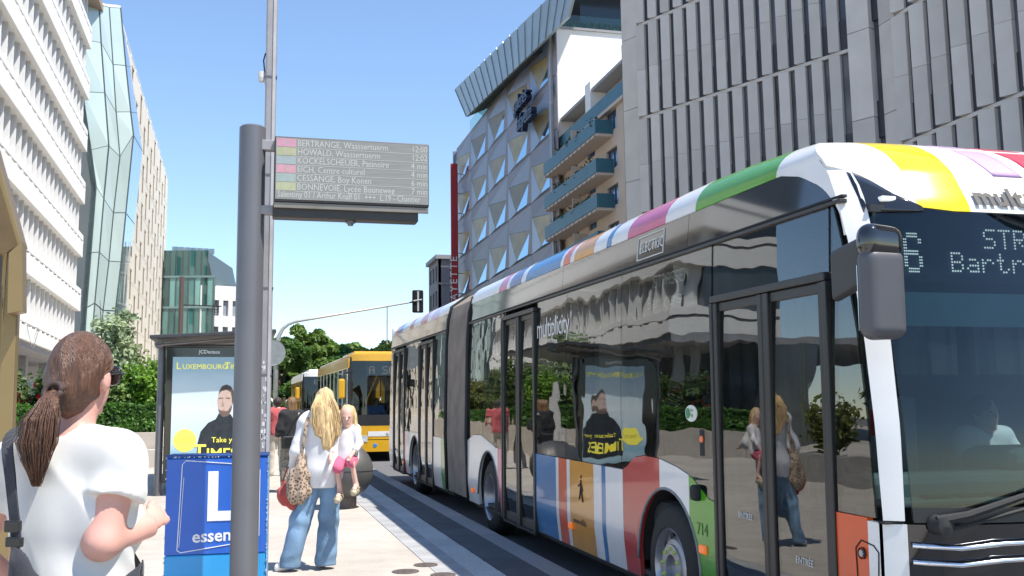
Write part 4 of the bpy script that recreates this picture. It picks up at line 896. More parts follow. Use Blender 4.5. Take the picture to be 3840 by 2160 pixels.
o = MB().prism([(.003, 2.48+cos(a)*.10*(1 if abs(cos(a)) < .8 else 1), 1.637+sin(a)*.06) for a in np.linspace(0, 2*pi, 17)[:-1]], (.004, 0, 0)).build("window_sticker", M("sticker white", (.72, .76, .66), .5), BUS)
o = MB().lathe([(0, -.001), (.038, -.001)], (.002, 2.53, 1.637), ax='x', n=16).build("window_sticker_emblem", M("sticker green", (.05, .25, .10), .5), BUS)
text("window_sticker_print", "bus\nlign", .035, (.0, 2.485, 1.65), rS, uS, M("print olive", (.2, .25, .12)), BUS, depth=.0005)
b_ = MB().box(.0, .03, 2.27, 2.35, 1.34, 1.53).build("door_button", m_rub, BUS, bevel=.012); MB().lathe([(0, -.008), (.022, -.006), (.025, .0)], (-.0, 2.31, 1.46), ax='x', n=16).build("door_button_cap", M("button orange", (.75, .15, .04), .35, emit=.15), b_)
lm_ = M("orange marker lens", (.85, .18, .02), .2, emit=.25)
for s, z in ((2.32, .704), (9.69, .489), (5.3, .52), (4.98 + 11.0, .5)): MB().box(-.018, .01, s-.055, s+.055, z-.032, z+.032).build("side_marker_lamp", lm_, BUS, bevel=.012)
MB().box(-.05, .02, 2.34, 2.44, 1.03, 1.14).build("side_camera", m_rub, BUS, bevel=.025)
box("crest_sticker", (.002, 6.18, 1.02), (.006, 6.48, 1.10), M("crest print", (.45, .5, .55), .5, var=.5, scale=60), BUS)
# ------------------------------------------------------------------ departure display on its pole
m_pole = M("anthracite pole paint", (0.15, 0.15, 0.162), 0.38, 0.25, var=.06, scale=3)
m_post = M("grey lamp post paint", (0.30, 0.285, 0.29), 0.5, .2, var=.12, scale=5)
g7 = gz(7)
pl = empty("departure_display", (.036, 7.0, g7), label="tall anthracite pole carrying a grey electronic departure board", cat="display board")
MB().lathe([(.0, 3.445), (.075, 3.443), (.0875, 3.432), (.0895, 0.02), (.12, .02), (.12, 0)], n=40).build("pole", m_pole, pl, smooth=True, auto=30)
zt_, zb_ = 3.525-g7, 3.104-g7
scr = box("board", (.145, -.13, zb_-.015), (1.19, .03, zt_+.012), M("board casing", (.055, .055, .06), .5), pl, bevel=.008)
box("screen", (.152, -.138, zb_), (1.183, -.129, zt_), M("grey display screen", (.235, .235, .215), .35, var=.10, scale=7, stretch=(1, 1, 14)), pl)
box("board_foot", (.14, -.10, zb_-.115), (1.12, .02, zb_-.018), M("board foot", (.035, .033, .032), .5), pl, bevel=.01); box("board_lip", (.145, -.125, zb_-.055), (1.185, -.10, zb_-.02), M("board lip", (.22, .20, .17), .5, .4), pl)
MB().lathe([(.035, 0), (.035, -.012), (.022, -.014), (.018, -.03), (0, -.03)], (.66, -.04, zb_-.116), n=14).build("sensor", m_pole, pl)
box("bracket", (.06, -.06, zt_-.07), (.15, .0, zt_-.0), m_post, pl, bevel=.004); box("bracket", (.06, -.06, zb_-.09), (.15, .0, zb_-.03), m_post, pl, bevel=.004)
m_txt = M("display text", (.44, .44, .41), .5, emit=.04, var=0)
rows = [("6", "BERTRANGE, Waassertuerm", "12:00", (.50, .26, .33)), ("2", "HOWALD, Waassertuerm", "12:02", (.36, .36, .22)), ("", "KOCKELSCHEUER, Patinoire", "4 min", (.29, .34, .34)), ("21", "EICH, Centre culturel", "4 min", (.50, .27, .31)), ("", "CESSANGE, Boy Konen", "6 min", (.29, .35, .33)), ("", "BONNEVOIE, Lycée Bouneweg", "7 min", (.37, .38, .24))]
rh_ = (zt_-zb_-.062)/6
for i, (n_, d_, t_, c_) in enumerate(rows):
    z = zt_-.006-(i+1)*rh_
    box("line_tile", (.156, -.1388, z+.004), (.285, -.1379, z+rh_), M("tile %d" % i, c_, .4, var=.08, scale=30), pl)
    text("display_text", d_, .062, (.292, -.1386, z+.012), (1, 0, 0), (0, 0, 1), m_txt, pl, depth=.0002, sx=.82); text("display_text", t_, .062, (1.178, -.1386, z+.012), (1, 0, 0), (0, 0, 1), m_txt, pl, depth=.0002, align='RIGHT', sx=.82)
    if n_: text("display_text", n_, .05, (.215, -.1392, z+.014), (1, 0, 0), (0, 0, 1), M("tile text", (.42, .33, .33)), pl, depth=.0002)
    box("row_rule", (.286, -.1387, z-.0005), (1.18, -.1379, z+.0022), m_txt, pl)
text("display_text", "Salentiny 01 / Arthur Knaff 01  +++  L.19 - Chantier", .062, (.165, -.1386, zb_+.014), (1, 0, 0), (0, 0, 1), m_txt, pl, depth=.0002, sx=.735)
# ------------------------------------------------------------------ slim grey lamp post behind it
lp = empty("lamp_post", (.175, 8.15, gz(8.15)), label="slim grey square lamp post behind the departure board pole", cat="lamp post")
box("post", (-.043, -.043, 0), (.043, .043, 9.0), m_post, lp, bevel=.012)
box("cable_channel", (.012, -.05, 1.0), (.034, -.044, 9), M("channel grey", (.42, .41, .41), .5), lp)
for z in (1.78, 2.45, 3.35, 4.15): box("band_clamp", (-.047, -.048, z), (.047, .047, z+.012), m_pole, lp)
mb = MB()
for k in range(26):
    z = 1.15+random.random()*.75; x = random.uniform(-.035, .0); mb.box(x, x+random.uniform(.006, .02), -.0445, -.043, z, z+random.uniform(.01, .05))
mb.build("torn_sticker", M("paper scrap", (.62, .61, .6), .9), lp)
cm = MB().lathe([(0, .0), (.022, .0), (.028, .03), (.028, .08), (0, .085)], (-.075, 0, 4.12), n=14).tube([(-.05, 0, 4.18), (-.04, 0, 4.10)], .012, 6).build("camera_bracket", M("pale camera", (.6, .6, .6), .4), lp)
mb = MB(); mb.tube([(-.045, 0, 4.36), (-.06, 0, 4.3), (-.05, 0, 4.2), (-.06, 0, 4.12)], .006, 5); mb.build("cable", m_rub, lp)
MB().tube([(0, 0, 8.9), (-.3, 0, 9.3), (-1.2, 0, 9.5)], .03, 8).build("lamp_arm", m_post, lp); box("lamp_head", (-1.7, -.12, 9.43), (-1.1, .12, 9.52), m_post, lp, bevel=.02)

# ------------------------------------------------------------------ blue newspaper box
m_nblue = M("newspaper box blue", (0.015, 0.115, 0.52), 0.35, var=.05, scale=5, coat=.3); m_nsky = M("newspaper box sky blue", (0.02, 0.30, 0.66), 0.35, var=.04, coat=.3); m_nwh = M("print white", (.80, .80, .79), .5)
nb_ = empty("newspaper_box", (-.148, 7.34, gz(7.34)), (0, 0, radians(-2)), "blue newspaper dispenser box with a big white letter L behind the pole", "newspaper box")
HB = 1.402-gz(7.34)
box("body", (-.33, 0, .57), (.33, .46, HB), m_nblue, nb_, bevel=.012); box("base", (-.33, .0, .03), (.33, .46, .568), m_nsky, nb_, bevel=.012)
box("lid", (-.338, -.008, HB), (.338, .47, HB+.018), M("box lid blue", (.01, .06, .26), .5), nb_, bevel=.006); box("side_edge", (.331, -.003, .03), (.338, .02, HB-.002), M("chipped edge", (.10, .35, .62), .6, var=.6, scale=40), nb_)
box("front_skin", (-.329, -.004, .571), (.329, -.0005, HB-.012), m_nblue, nb_)
tl = (.05, 0, 0)
MB().box(-.06, .008, -.009, -.005, .785, 1.115).box(.0085, .20, -.009, -.005, .785, .85).build("letter_l", m_nwh, nb_, bevel=.006)
text("box_lettering", "essentiel", .115, (-.155, -.006, .648), (1, 0, .03), (0, 0, 1), m_nwh, nb_, depth=.002, bold=.002)
fr_ = [(-.248, .60), (-.228, 1.165), (-.205, 1.19), (.26, 1.15), (.28, 1.12), (.28, .68), (.25, .65), (-.225, .585), (-.248, .60)]
MB().tube([(x, -.006, z) for x, z in fr_], .0035, 4).tube([(-.236, -.006, .62), (-.216, -.006, 1.08)], .002, 4).build("frame_line", m_nwh, nb_)
mb = MB()
for k in range(60):
    x, z = (random.choice([-.332, .330]), random.uniform(.1, HB)) if random.random() < .6 else (random.uniform(-.3, .3), HB-.002)
    mb.box(x-.003, x+.004, -.0095, -.004, z, z+random.uniform(.004, .012))
mb.build("paint_chip", M("chipped paint", (.5, .55, .6), .8), nb_)
for x in (-.28, .28): box("foot", (x-.03, .05, 0), (x+.03, .4, .03), m_rub, nb_)

# ------------------------------------------------------------------ bus shelter with poster panel
m_sh = M("shelter dark metal", (0.055, 0.055, 0.06), 0.42, .3, var=.1)
g18 = gz(18.3); sh = empty("bus_shelter", (-.55, 18.3, g18), label="dark metal bus shelter with a lit advertising panel at its near end", cat="bus shelter")
def SX(x): return x+.55
def SZ(z): return z-g18
MB().tube([(SX(-1.33), .12, 0), (SX(-1.33), .12, SZ(3.0))], .062, 16).build("post", M("shelter post", (.15, .15, .16), .4, .3), sh, smooth=True, auto=40)
MB().tube([(SX(.20), .12, 0), (SX(.20), .12, SZ(3.0))], .062, 16).build("post", MATS["shelter post"], sh, smooth=True, auto=40)
for x in (-1.33, .20): MB().tube([(SX(x), 4.2, 0.1), (SX(x), 4.2, SZ(3.1))], .06, 14).build("post", MATS["shelter post"], sh, smooth=True, auto=40)
pn = box("advert_panel", (SX(-1.25), 0, SZ(.70)), (SX(.15), .16, SZ(2.97)), M("panel black", (.012, .013, .015), .12, coat=.5), sh, bevel=.012)
def poster_mat():
    m = bpy.data.materials.new("poster print"); m.use_nodes = True; nt = m.node_tree; b = nt.nodes["Principled BSDF"]
    tc = nt.nodes.new("ShaderNodeTexCoord"); sp = nt.nodes.new("ShaderNodeSeparateXYZ"); nt.links.new(tc.outputs["Generated"], sp.inputs[0])
    n = nt.nodes.new("ShaderNodeTexNoise"); n.inputs["Scale"].default_value = 2.2; n.inputs["Detail"].default_value = 5; mp = nt.nodes.new("ShaderNodeMapping"); mp.inputs["Scale"].default_value = (1, 1, 4)
    nt.links.new(tc.outputs["Generated"], mp.inputs[0]); nt.links.new(mp.outputs[0], n.inputs["Vector"])
    ad = nt.nodes.new("ShaderNodeMath"); ad.operation = 'MULTIPLY_ADD'; ad.inputs[1].default_value = .16; nt.links.new(n.outputs[0], ad.inputs[0]); nt.links.new(sp.outputs[2], ad.inputs[2])
    r = nt.nodes.new("ShaderNodeValToRGB"); e = r.color_ramp.elements; e[0].position = .08; e[0].color = (.24, .40, .48, 1); e[1].position = 1.0; e[1].color = (.34, .50, .57, 1)
    for p, c in ((.16, (.40, .55, .62)), (.22, (.25, .45, .56)), (.33, (.50, .64, .70)), (.62, (.66, .74, .76)), (.85, (.52, .64, .68))): q = e.new(p); q.color = (*c, 1)
    nt.links.new(ad.outputs[0], r.inputs[0]); nt.links.new(r.outputs[0], b.inputs["Base Color"]); b.inputs["Roughness"].default_value = .35
    nt.links.new(r.outputs[0], b.inputs["Emission Color"]);     b.inputs['Emission Strength'].default_value = .06; MATS["poster print"] = m; return m
px0, px1, pz0, pz1 = SX(-1.14), SX(.06), SZ(.86), SZ(2.80)
ps = box("poster", (px0, -.006, pz0), (px1, -.001, pz1), poster_mat(), pn)
W_, H_ = px1-px0, pz1-pz0
PP = lambda u, v: (px0+u*W_, -.0075, pz0+v*H_)
m_py = M("poster yellow", (.86, .78, .10), .4, emit=.35, var=.02); m_pblk = M("poster coat black", (.022, .028, .034), .5, var=.4, scale=9); m_pskin = M("poster skin", (.50, .36, .30), .5, emit=.15, var=.10, scale=25); m_phair = M("poster hair", (.10, .075, .06), .6)
def flat(name, pts, m, d=0.0): return MB().prism([(p[0], p[1]-d, p[2]) for p in (PP(u, v) for u, v in pts)], (0, -.001, 0)).build(name, m, ps)
flat("poster_coat", [(.40, .0+.06), (.36, .12), (.36, .24), (.40, .35), (.50, .425), (.60, .455), (.64, .505), (.70, .48), (.80, .50), (.84, .46), (.95, .42), (.995, .35), (.995, .06)], m_pblk)
flat("poster_face", [(.655, .50), (.628, .56), (.62, .62), (.635, .68), (.67, .725), (.73, .74), (.79, .725), (.825, .68), (.83, .60), (.81, .53), (.77, .485), (.70, .475)], m_pskin, .0015)
flat("poster_hair", [(.632, .672), (.645, .71), (.68, .745), (.74, .758), (.80, .74), (.835, .70), (.843, .62), (.825, .575), (.815, .64), (.80, .69), (.74, .712), (.67, .70)], m_phair, .003)
flat("poster_beard", [(.632, .545), (.655, .497), (.70, .472), (.77, .482), (.812, .53), (.825, .58), (.80, .565), (.765, .528), (.70, .518), (.655, .535)], M("poster beard", (.17, .115, .09), .6), .003)
flat("poster_brow", [(.635, .632), (.70, .637), (.70, .643), (.635, .640)], m_phair, .004); flat("poster_brow", [(.735, .637), (.79, .632), (.79, .640), (.735, .645)], m_phair, .004)
flat("poster_nose", [(.69, .625), (.675, .57), (.70, .562), (.712, .57)], M("poster nose", (.42, .29, .24), .5), .004); flat("poster_mouth", [(.665, .527), (.70, .534), (.735, .527), (.70, .52)], M("poster mouth", (.35, .16, .14), .5), .0045)
flat("poster_roundel", [(.19+.155*cos(a), .275+.098*sin(a)) for a in np.linspace(0, 2*pi, 33)[:-1]], m_py, .001)
tx = lambda nm, s, u, v, sz, m, **k: text(nm, s, sz, (PP(u, v)[0], -.013, PP(u, v)[2]), (1, 0, 0), (0, 0, 1), m, ps, depth=.0006, **k)
tx("poster_lettering", "L", .045, .895, .165, m_py); tx("poster_lettering", "UXEMBOURG", .13, .895, .118, m_py, sx=1.02); tx("poster_lettering", "T", .705, .895, .165, m_py); tx("poster_lettering", "IMES", .785, .895, .118, m_py)
tx("poster_lettering", "Take your", .55, .255, .125, m_py); tx("poster_lettering", "T", .30, .11, .36, m_py, bold=.004); tx("poster_lettering", "IMES", .48, .11, .26, m_py, bold=.004)
tx("poster_lettering", "Available on all\nnews devices", .185, .285, .038, M("poster grey", (.25, .25, .1)), align='CENTER')
text("maker_lettering", "JCDecaux", .085, (SX(-.72), -.014, SZ(2.86)), (1, 0, 0), (0, 0, 1), m_nwh, pn, depth=.001, bold=.002)
MB().tube([(SX(-1.27), -.02, SZ(2.985)), (SX(.17), -.02, SZ(3.0))], .022, 8).build("panel_top_rail", m_sh, sh)
# roof with ribs, running back along the street
rf = MB().hexa([(SX(-1.50), -.35, SZ(3.08)), (SX(.55), -.35, SZ(3.19)), (SX(.55), 4.6, SZ(3.19)+.12), (SX(-1.5), 4.6, SZ(3.08)+.12), (SX(-1.50), -.35, SZ(3.14)), (SX(.55), -.35, SZ(3.26)), (SX(.55), 4.6, SZ(3.26)+.12), (SX(-1.5), 4.6, SZ(3.14)+.12)]).build("roof", m_sh, sh, bevel=.012)
for k in range(5):
    y = -.15+k*.28; MB().tube([(SX(-1.40), y, SZ(2.98)+.018*k), (SX(-.6), y, SZ(3.06)+.012*k), (SX(.5), y, SZ(3.17))], .022, 6).build("roof_rib", M("rib metal", (.20, .19, .19), .4, .4), sh)
MB().lathe([(0, -.05), (.07, -.05), (.075, 0), (.075, .04), (0, .04)], (SX(-1.36), -.1, SZ(3.0)), ax='y', n=20).build("lamp", M("lamp grey", (.16, .16, .17), .4), sh)
box("back_glass", (SX(-1.36), .5, SZ(.6)), (SX(-1.34), 4.1, SZ(2.9)), glass("shelter glass", (.86, .9, .9), 1.5), sh)
box("bench", (SX(-1.2), 1.0, .42), (SX(-.8), 3.6, .47), m_sh, sh, bevel=.01); 
for y in (1.3, 3.3): box("bench_leg", (SX(-1.1), y, 0), (SX(-.9), y+.06, .42), m_sh, sh)
tt = box("timetable", (SX(.22), .9, SZ(1.1)), (SX(.25), 1.6, SZ(2.5)), M("timetable paper", (.7, .7, .68), .5, var=.3, scale=40), sh)

# ------------------------------------------------------------------ bronze coloured kiosk frame at the left edge
m_br = M("bronze metal", (0.27, 0.19, 0.085), 0.42, .45, var=.06, scale=3); m_brd = M("shaded bronze", (0.14, 0.09, 0.04), .5, .3)  # second tone is the same bronze with shade put into its colour
g8 = gz(8.0); kf = empty("bronze_canopy", (-1.6, 8.0, g8), label="bronze metal canopy frame with posts at the picture's left edge", cat="canopy")
def K(x, y, z): return (x+1.6, y-8.0, z-g8)
MB().hexa([K(-1.67, 7.96, g8), K(-1.545, 7.96, g8), K(-1.545, 8.08, g8), K(-1.67, 8.08, g8), K(-1.655, 7.96, 3.0), K(-1.575, 7.96, 3.0), K(-1.575, 8.08, 3.0), K(-1.655, 8.08, 3.0)]).build("post", m_br, kf, bevel=.006)
MB().hexa([K(-1.60, 7.80, 2.41), K(-1.50, 7.80, 2.43), K(-1.50, 7.95, 2.43), K(-1.60, 7.95, 2.41), K(-1.61, 7.80, 2.84), K(-1.525, 7.80, 2.93), K(-1.525, 7.95, 2.93), K(-1.61, 7.95, 2.84)]).build("fascia", m_br, kf, bevel=.004)
MB().prism([K(-1.535, 7.84, 2.915), K(-1.83, 7.84, 3.90), K(-2.6, 7.84, 3.90), K(-2.6, 7.84, 3.55), K(-1.80, 7.84, 3.05), K(-1.625, 7.84, 2.85)], (0, .22, 0)).build("roof_beam", m_br, kf, bevel=.004)
MB().prism([K(-1.56, 7.83, 2.90), K(-1.78, 7.83, 3.60), K(-2.6, 7.83, 3.60), K(-2.6, 7.83, 3.0), K(-1.86, 7.83, 2.86), K(-1.64, 7.83, 2.84)], (0, .008, 0)).build("end_plate", m_brd, kf)  # darker colour stands for the shaded inside of the canopy end
MB().hexa([K(-1.78, 8.2, g8), K(-1.72, 8.2, g8), K(-1.72, 8.26, g8), K(-1.78, 8.26, g8), K(-1.77, 8.2, 2.95), K(-1.71, 8.2, 2.95), K(-1.71, 8.26, 2.95), K(-1.77, 8.26, 2.95)]).build("post", m_br, kf, bevel=.004)
box("side_board", K(-1.735, 7.9, 2.38), K(-1.685, 8.0, 2.85), m_br, kf, bevel=.003)
MB().hexa([K(-1.70, 7.93, g8), K(-1.50, 7.93, g8), K(-1.50, 8.12, g8), K(-1.70, 8.12, g8), K(-1.68, 7.94, g8+.10), K(-1.52, 7.94, g8+.10), K(-1.52, 8.11, g8+.10), K(-1.68, 8.11, g8+.10)]).build("foot", m_br, kf, bevel=.005)

# ------------------------------------------------------------------ ball bollard
gbz = gz(15.5); bo = empty("ball_bollard", (1.50, 15.5, gbz), label="big grey metal ball bollard on a short stem beside the mother", cat="bollard")
prof = [(max(.001, .41*sin(a)), .535-.41*cos(a)) for a in np.linspace(.0, pi, 33)]
MB().lathe(prof, n=56).build("ball", M("brushed bollard steel", (0.115, 0.112, 0.108), 0.5, .4, var=.2, scale=4, stretch=(1, 1, .2)), bo, smooth=True)
MB().lathe([(.17, 0), (.17, .16)], n=28).build("stem", m_iron, bo, smooth=True); MB().lathe([(.415, .0), (.415, .006), (.40, .006), (.40, 0)], c=(0, 0, .535), n=56).build("seam", m_rub, bo)

# ------------------------------------------------------------------ traffic signal on a curved mast arm, with a round sign seen from behind
gm = gz(34); ma = empty("signal_mast", (1.05, 34, gm), label="pale curved mast arm carrying a traffic signal over the road", cat="traffic light")
m_ms = M("galvanised mast", (.42, .43, .42), .5, .4, var=.1)
pth = [(0, 0, 0), (0, 0, 4.17-gm), (.07, 0, 4.5-gm), (.2, 0, 4.76-gm), (.38, 0, 4.91-gm), (.62, 0, 5.0-gm), (4.66, 0, 5.74-gm)]
MB().tube(pth, [.085, .08, .07, .058, .05, .045, .028], 10).build("mast", m_ms, ma, smooth=True)
sg = MB().box(4.42, 4.80, -.12, -.02, 5.33-gm, 6.10-gm).build("signal_head", M("signal black", (.012, .014, .016), .8, spec=.15), ma, bevel=.05, seg=3)
MB().box(4.58, 4.64, -.14, -.12, 5.38-gm, 6.05-gm).tube([(4.45, -.15, 5.72-gm), (4.74, -.15, 5.77-gm)], .025, 6).build("signal_bracket", m_ms, ma)
for k in range(3): MB().lathe([(.11, .0), (.11, .16), (.10, .16), (.09, .0)], (4.61, -.02, 5.47-gm+k*.24), ax='y', n=14).build("signal_visor", m_rub, ma)
MB().tube([(3.59, 0, 5.53-gm), (3.59, 0, 4.3-gm), (3.62, 0, 4.28-gm)], .022, 6).build("drop_pole", m_ms, ma)
MB().lathe([(0, -.012), (.40, -.012), (.42, -.02), (.42, .012), (0, .012)], (-.12, -.12, 3.97-gm), ax='y', n=36).build("sign_back", M("sign back grey", (.26, .28, .28), .55, .3), ma)
box("sign_clamp", (-.25, -.11, 3.94-gm), (.1, -.08, 4.0-gm), m_ms, ma)
tl2 = empty("pedestrian_signal", (.55, 36, gz(36)), label="dark pedestrian signals on a post behind the lamp post", cat="traffic light")
MB().tube([(0, 0, 0), (0, 0, 3.4)], .06, 8).build("post", m_rub, tl2)
for z, x in ((2.4, .12), (2.75, .14), (2.1, -.1)): MB().box(x-.13, x+.28, -.15, .15, z, z+.28).build("signal_head", MATS["signal black"], tl2, bevel=.03)
# slim mast with cable rosette, in front of the far office
tm = empty("catenary_mast", (-6.2, 110, gz(110)), label="brown catenary mast standing before the teal glass office", cat="mast")
MB().tube([(0, 0, 0), (0, 0, 14.2)], [.28, .24], 10).build("mast", M("mast brown", (.10, .075, .07), .5), tm); MB().tube([(0, 0, 11.3), (4.0, 0, 11.2)], .06, 6).build("arm", m_rub, tm)
mb = MB()
for k in range(3): mb.tube([(3.4+cos(a)*.35, 0, 10.9+k*.25-.3+sin(a)*.3) for a in np.linspace(0, 2*pi, 13)], .03, 4)
mb.build("insulator", m_rub, tm)
# antenna box on roof of the second bus region: small grey equipment cabinet
ec = empty("roof_equipment", (12.6, 118, gz(118)), label="grey equipment hut among the trees behind the yellow bus", cat="hut")
MB().hexa([(0, 0, 0), (2.6, 0, 0), (2.6, 3, 0), (0, 3, 0), (0, 0, 6.3), (2.6, 0, 6.9), (2.6, 3, 6.9), (0, 3, 6.3)]).build("wall", M("hut grey", (.25, .25, .27), .6), ec); box("roof", (-.2, -.2, 6.9), (2.8, 3.2, 7.05), m_white, ec)
# ------------------------------------------------------------------ planter, hedge, shrubs, roses
g27 = gz(27); m_wall = M("planter stone", (0.46, 0.41, 0.35), 0.85, var=.1, scale=3, bump=.15)
pw = empty("planter_wall", (-5.2, 26.6, g27), label="low pale stone planter wall under the clipped hedge", cat="wall")
for k in range(6): box("wall_block", (-3.2+k*1.12, 0, -.1), (-3.2+(k+1)*1.12-.012, .3, .80+random.uniform(-.004, .004)), m_wall, pw, bevel=.01)
for k in range(14): box("wall_block", (3.2, .31+k*1.2, -.1), (3.51, .31+(k+1)*1.2-.012, .80+k*.032), m_wall, pw, bevel=.01)
for k in range(4): box("seat_block", (1.6+k*.62, -.55, -.05), (2.2+k*.62, -.02, .40), m_wall, pw, bevel=.015)
sheet("planter_soil", -8.3, -2.0, [26.9, 45], .74, M("planter soil", (.06, .045, .03), .95))
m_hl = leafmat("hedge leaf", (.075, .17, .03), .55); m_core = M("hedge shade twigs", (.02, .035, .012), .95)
def hedge(name, x0, x1, y0, y1, z0, z1, label, n, base):
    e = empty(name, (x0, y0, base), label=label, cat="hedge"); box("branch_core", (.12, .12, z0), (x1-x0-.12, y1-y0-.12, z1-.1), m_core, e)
    L_, D_, Hh = x1-x0, y1-y0, z1-z0; A = [L_*Hh, L_*Hh*.3, D_*Hh, L_*D_]; P = []; N = []
    for f, nn in ((0, (0, -1, 0)), (2, (1, 0, 0)), (3, (0, 0, 1))):
        k = int(n*A[f]/(A[0]+A[2]+A[3])); u, v, w = RNG.random((3, k)); w = np.abs(RNG.normal(0, .05, k))
        q = {0: np.stack([u*L_, w+.0, z0+v*Hh], 1), 2: np.stack([L_-w, u*D_, z0+v*Hh], 1), 3: np.stack([u*L_, v*D_, z1-w], 1)}[f]
        q += .04*np.sin(q[:, [1, 2, 0]]*5+1)+RNG.normal(0, .025, q.shape); P.append(q); N.append(np.tile(nn, (k, 1)))
    link(bpy.data.objects.new("foliage", leaf_mesh("foliage", np.concatenate(P), np.concatenate(N).astype(float), .062, m_hl, 1.5, .8)), e); return e
hedge("clipped_hedge", -8.2, -2.05, 26.9, 28.2, .72, 1.48, "clipped green hedge in the planter facing the camera", 17000, g27)
hedge("clipped_hedge", -3.1, -2.0, 28.4, 44, .72, 1.50, "long clipped hedge running away behind the bus shelter", 16000, g27)
def shrub(name, x, y, z0, h, r, n, size, col, label, cat="shrub", var=.5, open_=0.0, stems=7, fl=None, group=None):
    e = empty(name, (x, y, gz(y)+z0), label=label, cat=cat, group=group); mb = MB(); P = []
    for k in range(stems):
        a = random.random()*2*pi; l = h*random.uniform(.6, 1.0); ox, oy = cos(a)*r*random.uniform(.2, .9), sin(a)*r*random.uniform(.2, .9)
        pts = [(0, 0, 0), (ox*.3, oy*.3, l*.35), (ox*.7, oy*.7, l*.7), (ox, oy, l)]; mb.tube(pts, [.03, .022, .014, .006], 5)
        for j in range(int(6)):
            t = random.uniform(.3, 1); q = np.array([ox*t, oy*t, l*t]); P.append(RNG.normal(0, r*.22*(1-open_*.4), (int(n/stems/6), 3))*np.array([1, 1, .9])+q)
    mb.build("stem", M("brown bark", (.07, .05, .035), .9), e); P = np.concatenate(P); P = P[P[:, 2] > .02]
    lc = P-np.array([0, 0, h*.5]); link(bpy.data.objects.new("foliage", leaf_mesh("foliage", P, lc/(np.linalg.norm(lc, axis=1)[:, None]+1e-6)+np.array([0, 0, .4]), size, leafmat(name+" leaf "+str(col), col, var), 1.7, .8)), e)
    if fl:
        mb = MB(); idx = RNG.choice(len(P), fl, replace=False)
        for i in idx:
            p = P[i]+np.array([0, -.1, .05])
            if p[2] < h*.35: continue
            for q in range(6):
                a = q*pi/3; c = Vector(p)+Vector((cos(a)*.04, -.03, sin(a)*.04)); mb.add([c+Vector((.05, .01, 0)), c+Vector((0, -.03, .05)), c+Vector((-.05, .01, 0)), c+Vector((0, .02, -.05))], [(0, 1, 2, 3)])
        mb.build("flower", M("red rose petal", (.62, .02, .03), .6, var=.25), e)
    return e
shrub("rose_bush", -6.0, 29.2, .75, 1.9, .75, 3600, .085, (.09, .14, .04), "rose bush with red blooms left of the woman's head", fl=26, stems=9)
shrub("rose_bush", -7.2, 29.4, .75, 1.9, .7, 3000, .085, (.08, .13, .05), "rose bush with red blooms by the bronze post", fl=20, stems=9)
shrub("rose_bush", -4.7, 29.0, .75, 1.6, .6, 2600, .085, (.08, .14, .04), "rose bush mostly hidden behind the woman's ponytail", fl=10)
shrub("loose_shrub", -3.55, 30.5, .75, 3.7, .95, 4200, .10, (.30, .36, .24), "tall loose grey green shrub with airy top beside the shelter", var=.45, open_=.9, stems=14)
shrub("bushy_shrub", -2.55, 29.6, .75, 2.0, .62, 4200, .085, (.14, .26, .03), "bright green bushy shrub right behind the hedge by the shelter", stems=12)
shrub("conifer_shrub", -4.05, 29.5, .75, 2.2, .34, 2200, .07, (.10, .24, .03), "slim yellow green conifer just right of the woman's face", stems=8, fl=None)
shrub("low_shrub", -3.3, 29.0, .75, 1.3, .5, 2200, .08, (.13, .2, .05), "low leafy shrub with one red bloom above the hedge", stems=9, fl=3)
for k in range(5): shrub("planting_shrub", -3.4-.4*(k % 2), 33+k*2.6, .75, 1.7+.5*(k % 3), .8, 2600, .10, (.08+.02*k, .16, .04), ["dark leafy shrub at the start of the long hedge", "leafy shrub second along the long hedge", "leafy shrub midway along the long hedge", "leafy shrub fourth along the long hedge", "leafy shrub at the far end of the long hedge"][k], group="shrubs behind the long hedge")

